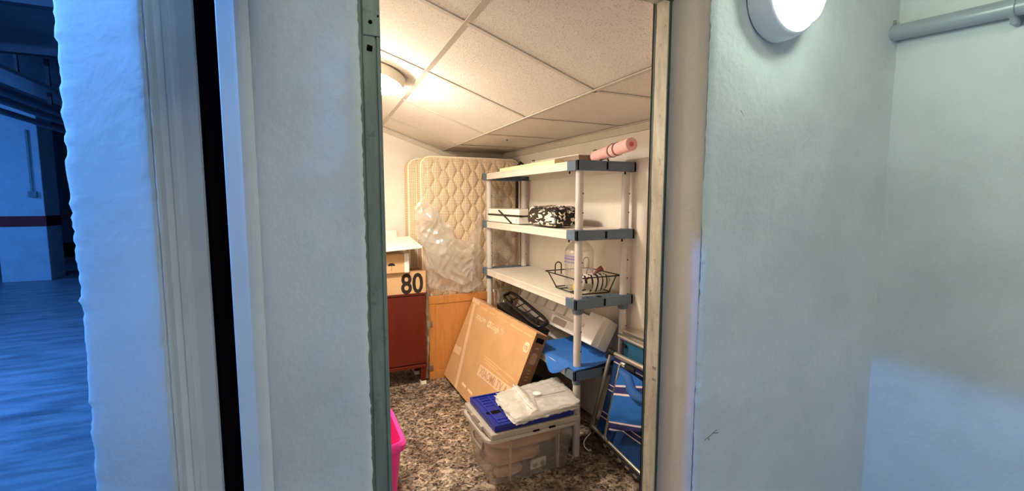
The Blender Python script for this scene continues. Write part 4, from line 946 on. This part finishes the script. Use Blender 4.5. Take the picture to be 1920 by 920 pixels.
# ------------------------------------------------------------------ pink bin
t = thing('pink_bin', 'bright pink plastic bin on the floor beside the left door jamb', 'bin', (.24, 2.15, 0))
def ring4(b, z, r): return [(x, y, z) for x, y in rrect(*b, r, 6)]
V = ring4((.135, .345, 2.00, 2.29), .002, .03) + ring4((.115, .372, 1.965, 2.325), .30, .045); n = len(V) // 2
build(MB().add(V, [(k, (k + 1) % n, n + (k + 1) % n, n + k) for k in range(n)] + [tuple(range(n))]), 'bin_body', 'pink', t, smooth='auto')
V = ring4((.098, .388, 1.948, 2.342), .290, .05) + ring4((.095, .392, 1.945, 2.345), .318, .05) + ring4((.102, .384, 1.953, 2.336), .332, .048) + ring4((.118, .369, 1.968, 2.322), .325, .043) + ring4((.120, .367, 1.970, 2.320), .295, .043)
build(MB().add(V, [(r_ * n + k, r_ * n + (k + 1) % n, (r_ + 1) * n + (k + 1) % n, (r_ + 1) * n + k) for r_ in range(4) for k in range(n)]), 'bin_rim', 'pink', t, smooth='auto')
build(MB().hexa([(.125, 2.30, .325), (.362, 2.30, .325), (.362, 2.318, .325), (.125, 2.318, .325), (.15, 2.33, .43), (.335, 2.33, .43), (.335, 2.345, .43), (.15, 2.345, .43)]), 'bin_flap', 'pink', t, bevel=0.006)

# ------------------------------------------------------------------ folding deck chairs by the doorway
def stripes(name, ax, period, stops, off=0.0, bmp=True):
    m, nt, b = base(name, 0.85, 0, 0.2)
    tc = nt.new('ShaderNodeTexCoord'); dp = nt.new('ShaderNodeVectorMath', operation='DOT_PRODUCT'); dp.inputs[1].default_value = ax
    nt.link(tc.outputs['Object'], dp.inputs[0])
    a = nt.new('ShaderNodeMath', operation='MULTIPLY_ADD'); a.inputs[1].default_value = 1 / period; a.inputs[2].default_value = off; nt.link(dp.outputs['Value'], a.inputs[0])
    fr = nt.new('ShaderNodeMath', operation='FRACT'); nt.link(a.outputs[0], fr.inputs[0])
    r = nt.new('ShaderNodeValToRGB'); r.color_ramp.interpolation = 'CONSTANT'; e = r.color_ramp.elements
    while len(e) < len(stops): e.new(.5)
    for i, (p_, c_) in enumerate(stops): e[i].position = p_; e[i].color = c_
    nt.link(fr.outputs[0], r.inputs[0]); nt.link(r.outputs[0], b.inputs['Base Color'])
    bump(nt, b, noise_n(nt, coords(nt), 18, 4), .25, .01); return m
wt, nv_, bl_, db = srgb(226, 208, 206), srgb(50, 54, 104), srgb(42, 100, 176), srgb(30, 62, 112)
M['canvas_main'] = stripes('striped canvas', (0, 0, 1), 0.175, [(0, db), (.42, wt), (.455, nv_), (.60, wt), (.635, db)], 0.30)
M['canvas_front'] = stripes('bright striped canvas', (0, 0.32, 0.95), 0.185, [(0, bl_), (.50, wt), (.55, nv_), (.72, wt), (.77, bl_)], 0.02)
t = thing('deck_chair', 'folded aluminium deck chair with blue striped canvas beside the shelving end', 'deck chair', (1.47, 1.6, 0.0))
P = lambda y, z, x=1.462: (x, y, z)
AR = .0105
build(MB().tube([P(1.915, .590), P(2.071, .122)], AR, 14), 'side_tube', 'alu', t, smooth='auto')
build(MB().tube([P(1.905, .604), P(1.20, .600)], AR + .001, 14), 'top_tube', 'alu', t, smooth='auto')
build(MB().tube([P(1.20, .600), P(1.30, .020)], AR, 14), 'side_tube', 'alu', t, smooth='auto')
build(MB().tube([P(2.068, .118), P(1.30, .0225)], AR, 14), 'bottom_tube', 'alu', t, smooth='auto')
build(MB().tube([P(1.935, .565), P(1.922, .598), P(1.917, .607), P(1.900, .606), P(1.878, .604)], .0155, 14), 'corner_cap', 'blackplastic', t, smooth='auto')
build(MB().tube([P(1.775, .578, 1.45), P(1.800, .580, 1.445), P(1.812, .565, 1.445), P(1.925, .135, 1.445), P(1.918, .118, 1.45)], .008, 12), 'inner_tube', 'alu', t, smooth='auto')
nb = build(MB().tube([P(2.02, .098, 1.446), P(1.32, .010 + .002, 1.446)], .0085, 8), 'notched_rail', 'blackplastic', t, smooth='auto')
for k in range(9):
    y = 1.93 - k * .062; z = .0975 - (2.02 - y) * .1243
    build(MB().frame_box((1.4345, y, z - .004), (.004, 0, 0), (0, -.028, -.0035), (0, -.004, .009)), 'notch', 'alu', nb)
def canv(u, v):
    yt, zt = 1.895 - .62 * u, .592; yb, zb_ = 2.045 - .72 * u, .115 - .088 * u
    return (1.476 + .010 * math.sin(v * 3.1) + .004 * nz(u, v, 2, 6), yt + (yb - yt) * v, zt + (zb_ - zt) * v)
build(MB().grid(36, 36, canv), 'canvas_back', 'canvas_main', t, smooth=True)
def canf(u, v):
    yt, zt = 1.800 - .34 * u, .560 - .02 * u; yb, zb_ = 1.872 - .34 * u, .190 + .16 * u
    return (1.436 - .020 * math.sin(v * 2.6) ** 2 + .010 * nz(u, v * 1.5, 5, 3.5), yt + (yb - yt) * v, zt + (zb_ - zt) * v)
build(MB().grid(36, 40, canf), 'canvas_flap', 'canvas_front', t, smooth=True)
build(MB().tube([P(1.795, .545, 1.432), P(1.72, .535, 1.425), P(1.69, .49, 1.42), P(1.66, .47, 1.42), P(1.55, .47, 1.425)], [.010, .022, .026, .026, .02], 12), 'rolled_canvas', 'chairblue', t, smooth=True)
build(MB().box(1.44, 1.452, 1.70, 1.775, .560, .585), 'hinge', 'blackplastic', t, bevel=0.003)
t = thing('deck_chair', 'second folded deck chair with plain teal canvas, between the striped one and the wall', 'deck chair', (1.55, 1.6, 0.0))
Q = lambda y, z, x=1.55: (x, y, z)
build(MB().tube([Q(1.955, .668), Q(1.22, .640)], .0125, 14), 'top_tube', 'alu', t, smooth='auto')
build(MB().tube([Q(1.935, .650), Q(1.955, .020)], AR, 14), 'side_tube', 'steel', t, smooth='auto'); build(MB().tube([Q(1.25, .640), Q(1.30, .020)], AR, 14), 'side_tube', 'steel', t, smooth='auto')
build(MB().tube([Q(1.955, .022), Q(1.30, .022)], AR, 14), 'bottom_tube', 'steel', t, smooth='auto')
build(MB().grid(24, 24, lambda u, v: (1.553 + .008 * math.sin(v * 3), 1.935 - .68 * u, .650 - .02 * u - .6 * v)), 'canvas_back', 'teal_canvas', t, smooth=True)
build(MB().lathe([(0, 0), (.012, 0), (.012, .008), (0, .010)], (1.545, 1.90, .628), (-1, 0, 0), 14), 'bolt', 'blackplastic', t)
t = thing('folded_table', 'folded table with a dusty aluminium edge standing behind the deck chairs against the wall', 'table', (1.63, 1.6, 0))
build(MB().box(1.596, 1.660, 1.20, 1.975, 0.0, .672), 'table_top', 'greylid', t, bevel=0.003)
build(MB().box(1.588, 1.664, 1.195, 1.980, .672, .690), 'edge_strip', 'alu', t, bevel=0.004)

# fine cracks and scratches in the plaster
wl = bpy.data.objects['wall_door_right']
for pts in ([(0.905, 1.602), (0.915, 1.590), (0.922, 1.586), (0.934, 1.574)], [(0.838, 0.842), (0.850, 0.846), (0.862, 0.852), (0.876, 0.858)], [(0.848, 0.846), (0.853, 0.838)], [(0.862, 0.853), (0.880, 0.850)]):
    build(MB().tube([(x, FY - 0.0004, z) for x, z in pts], 0.0009, 6), 'crack', 'steel', wl)
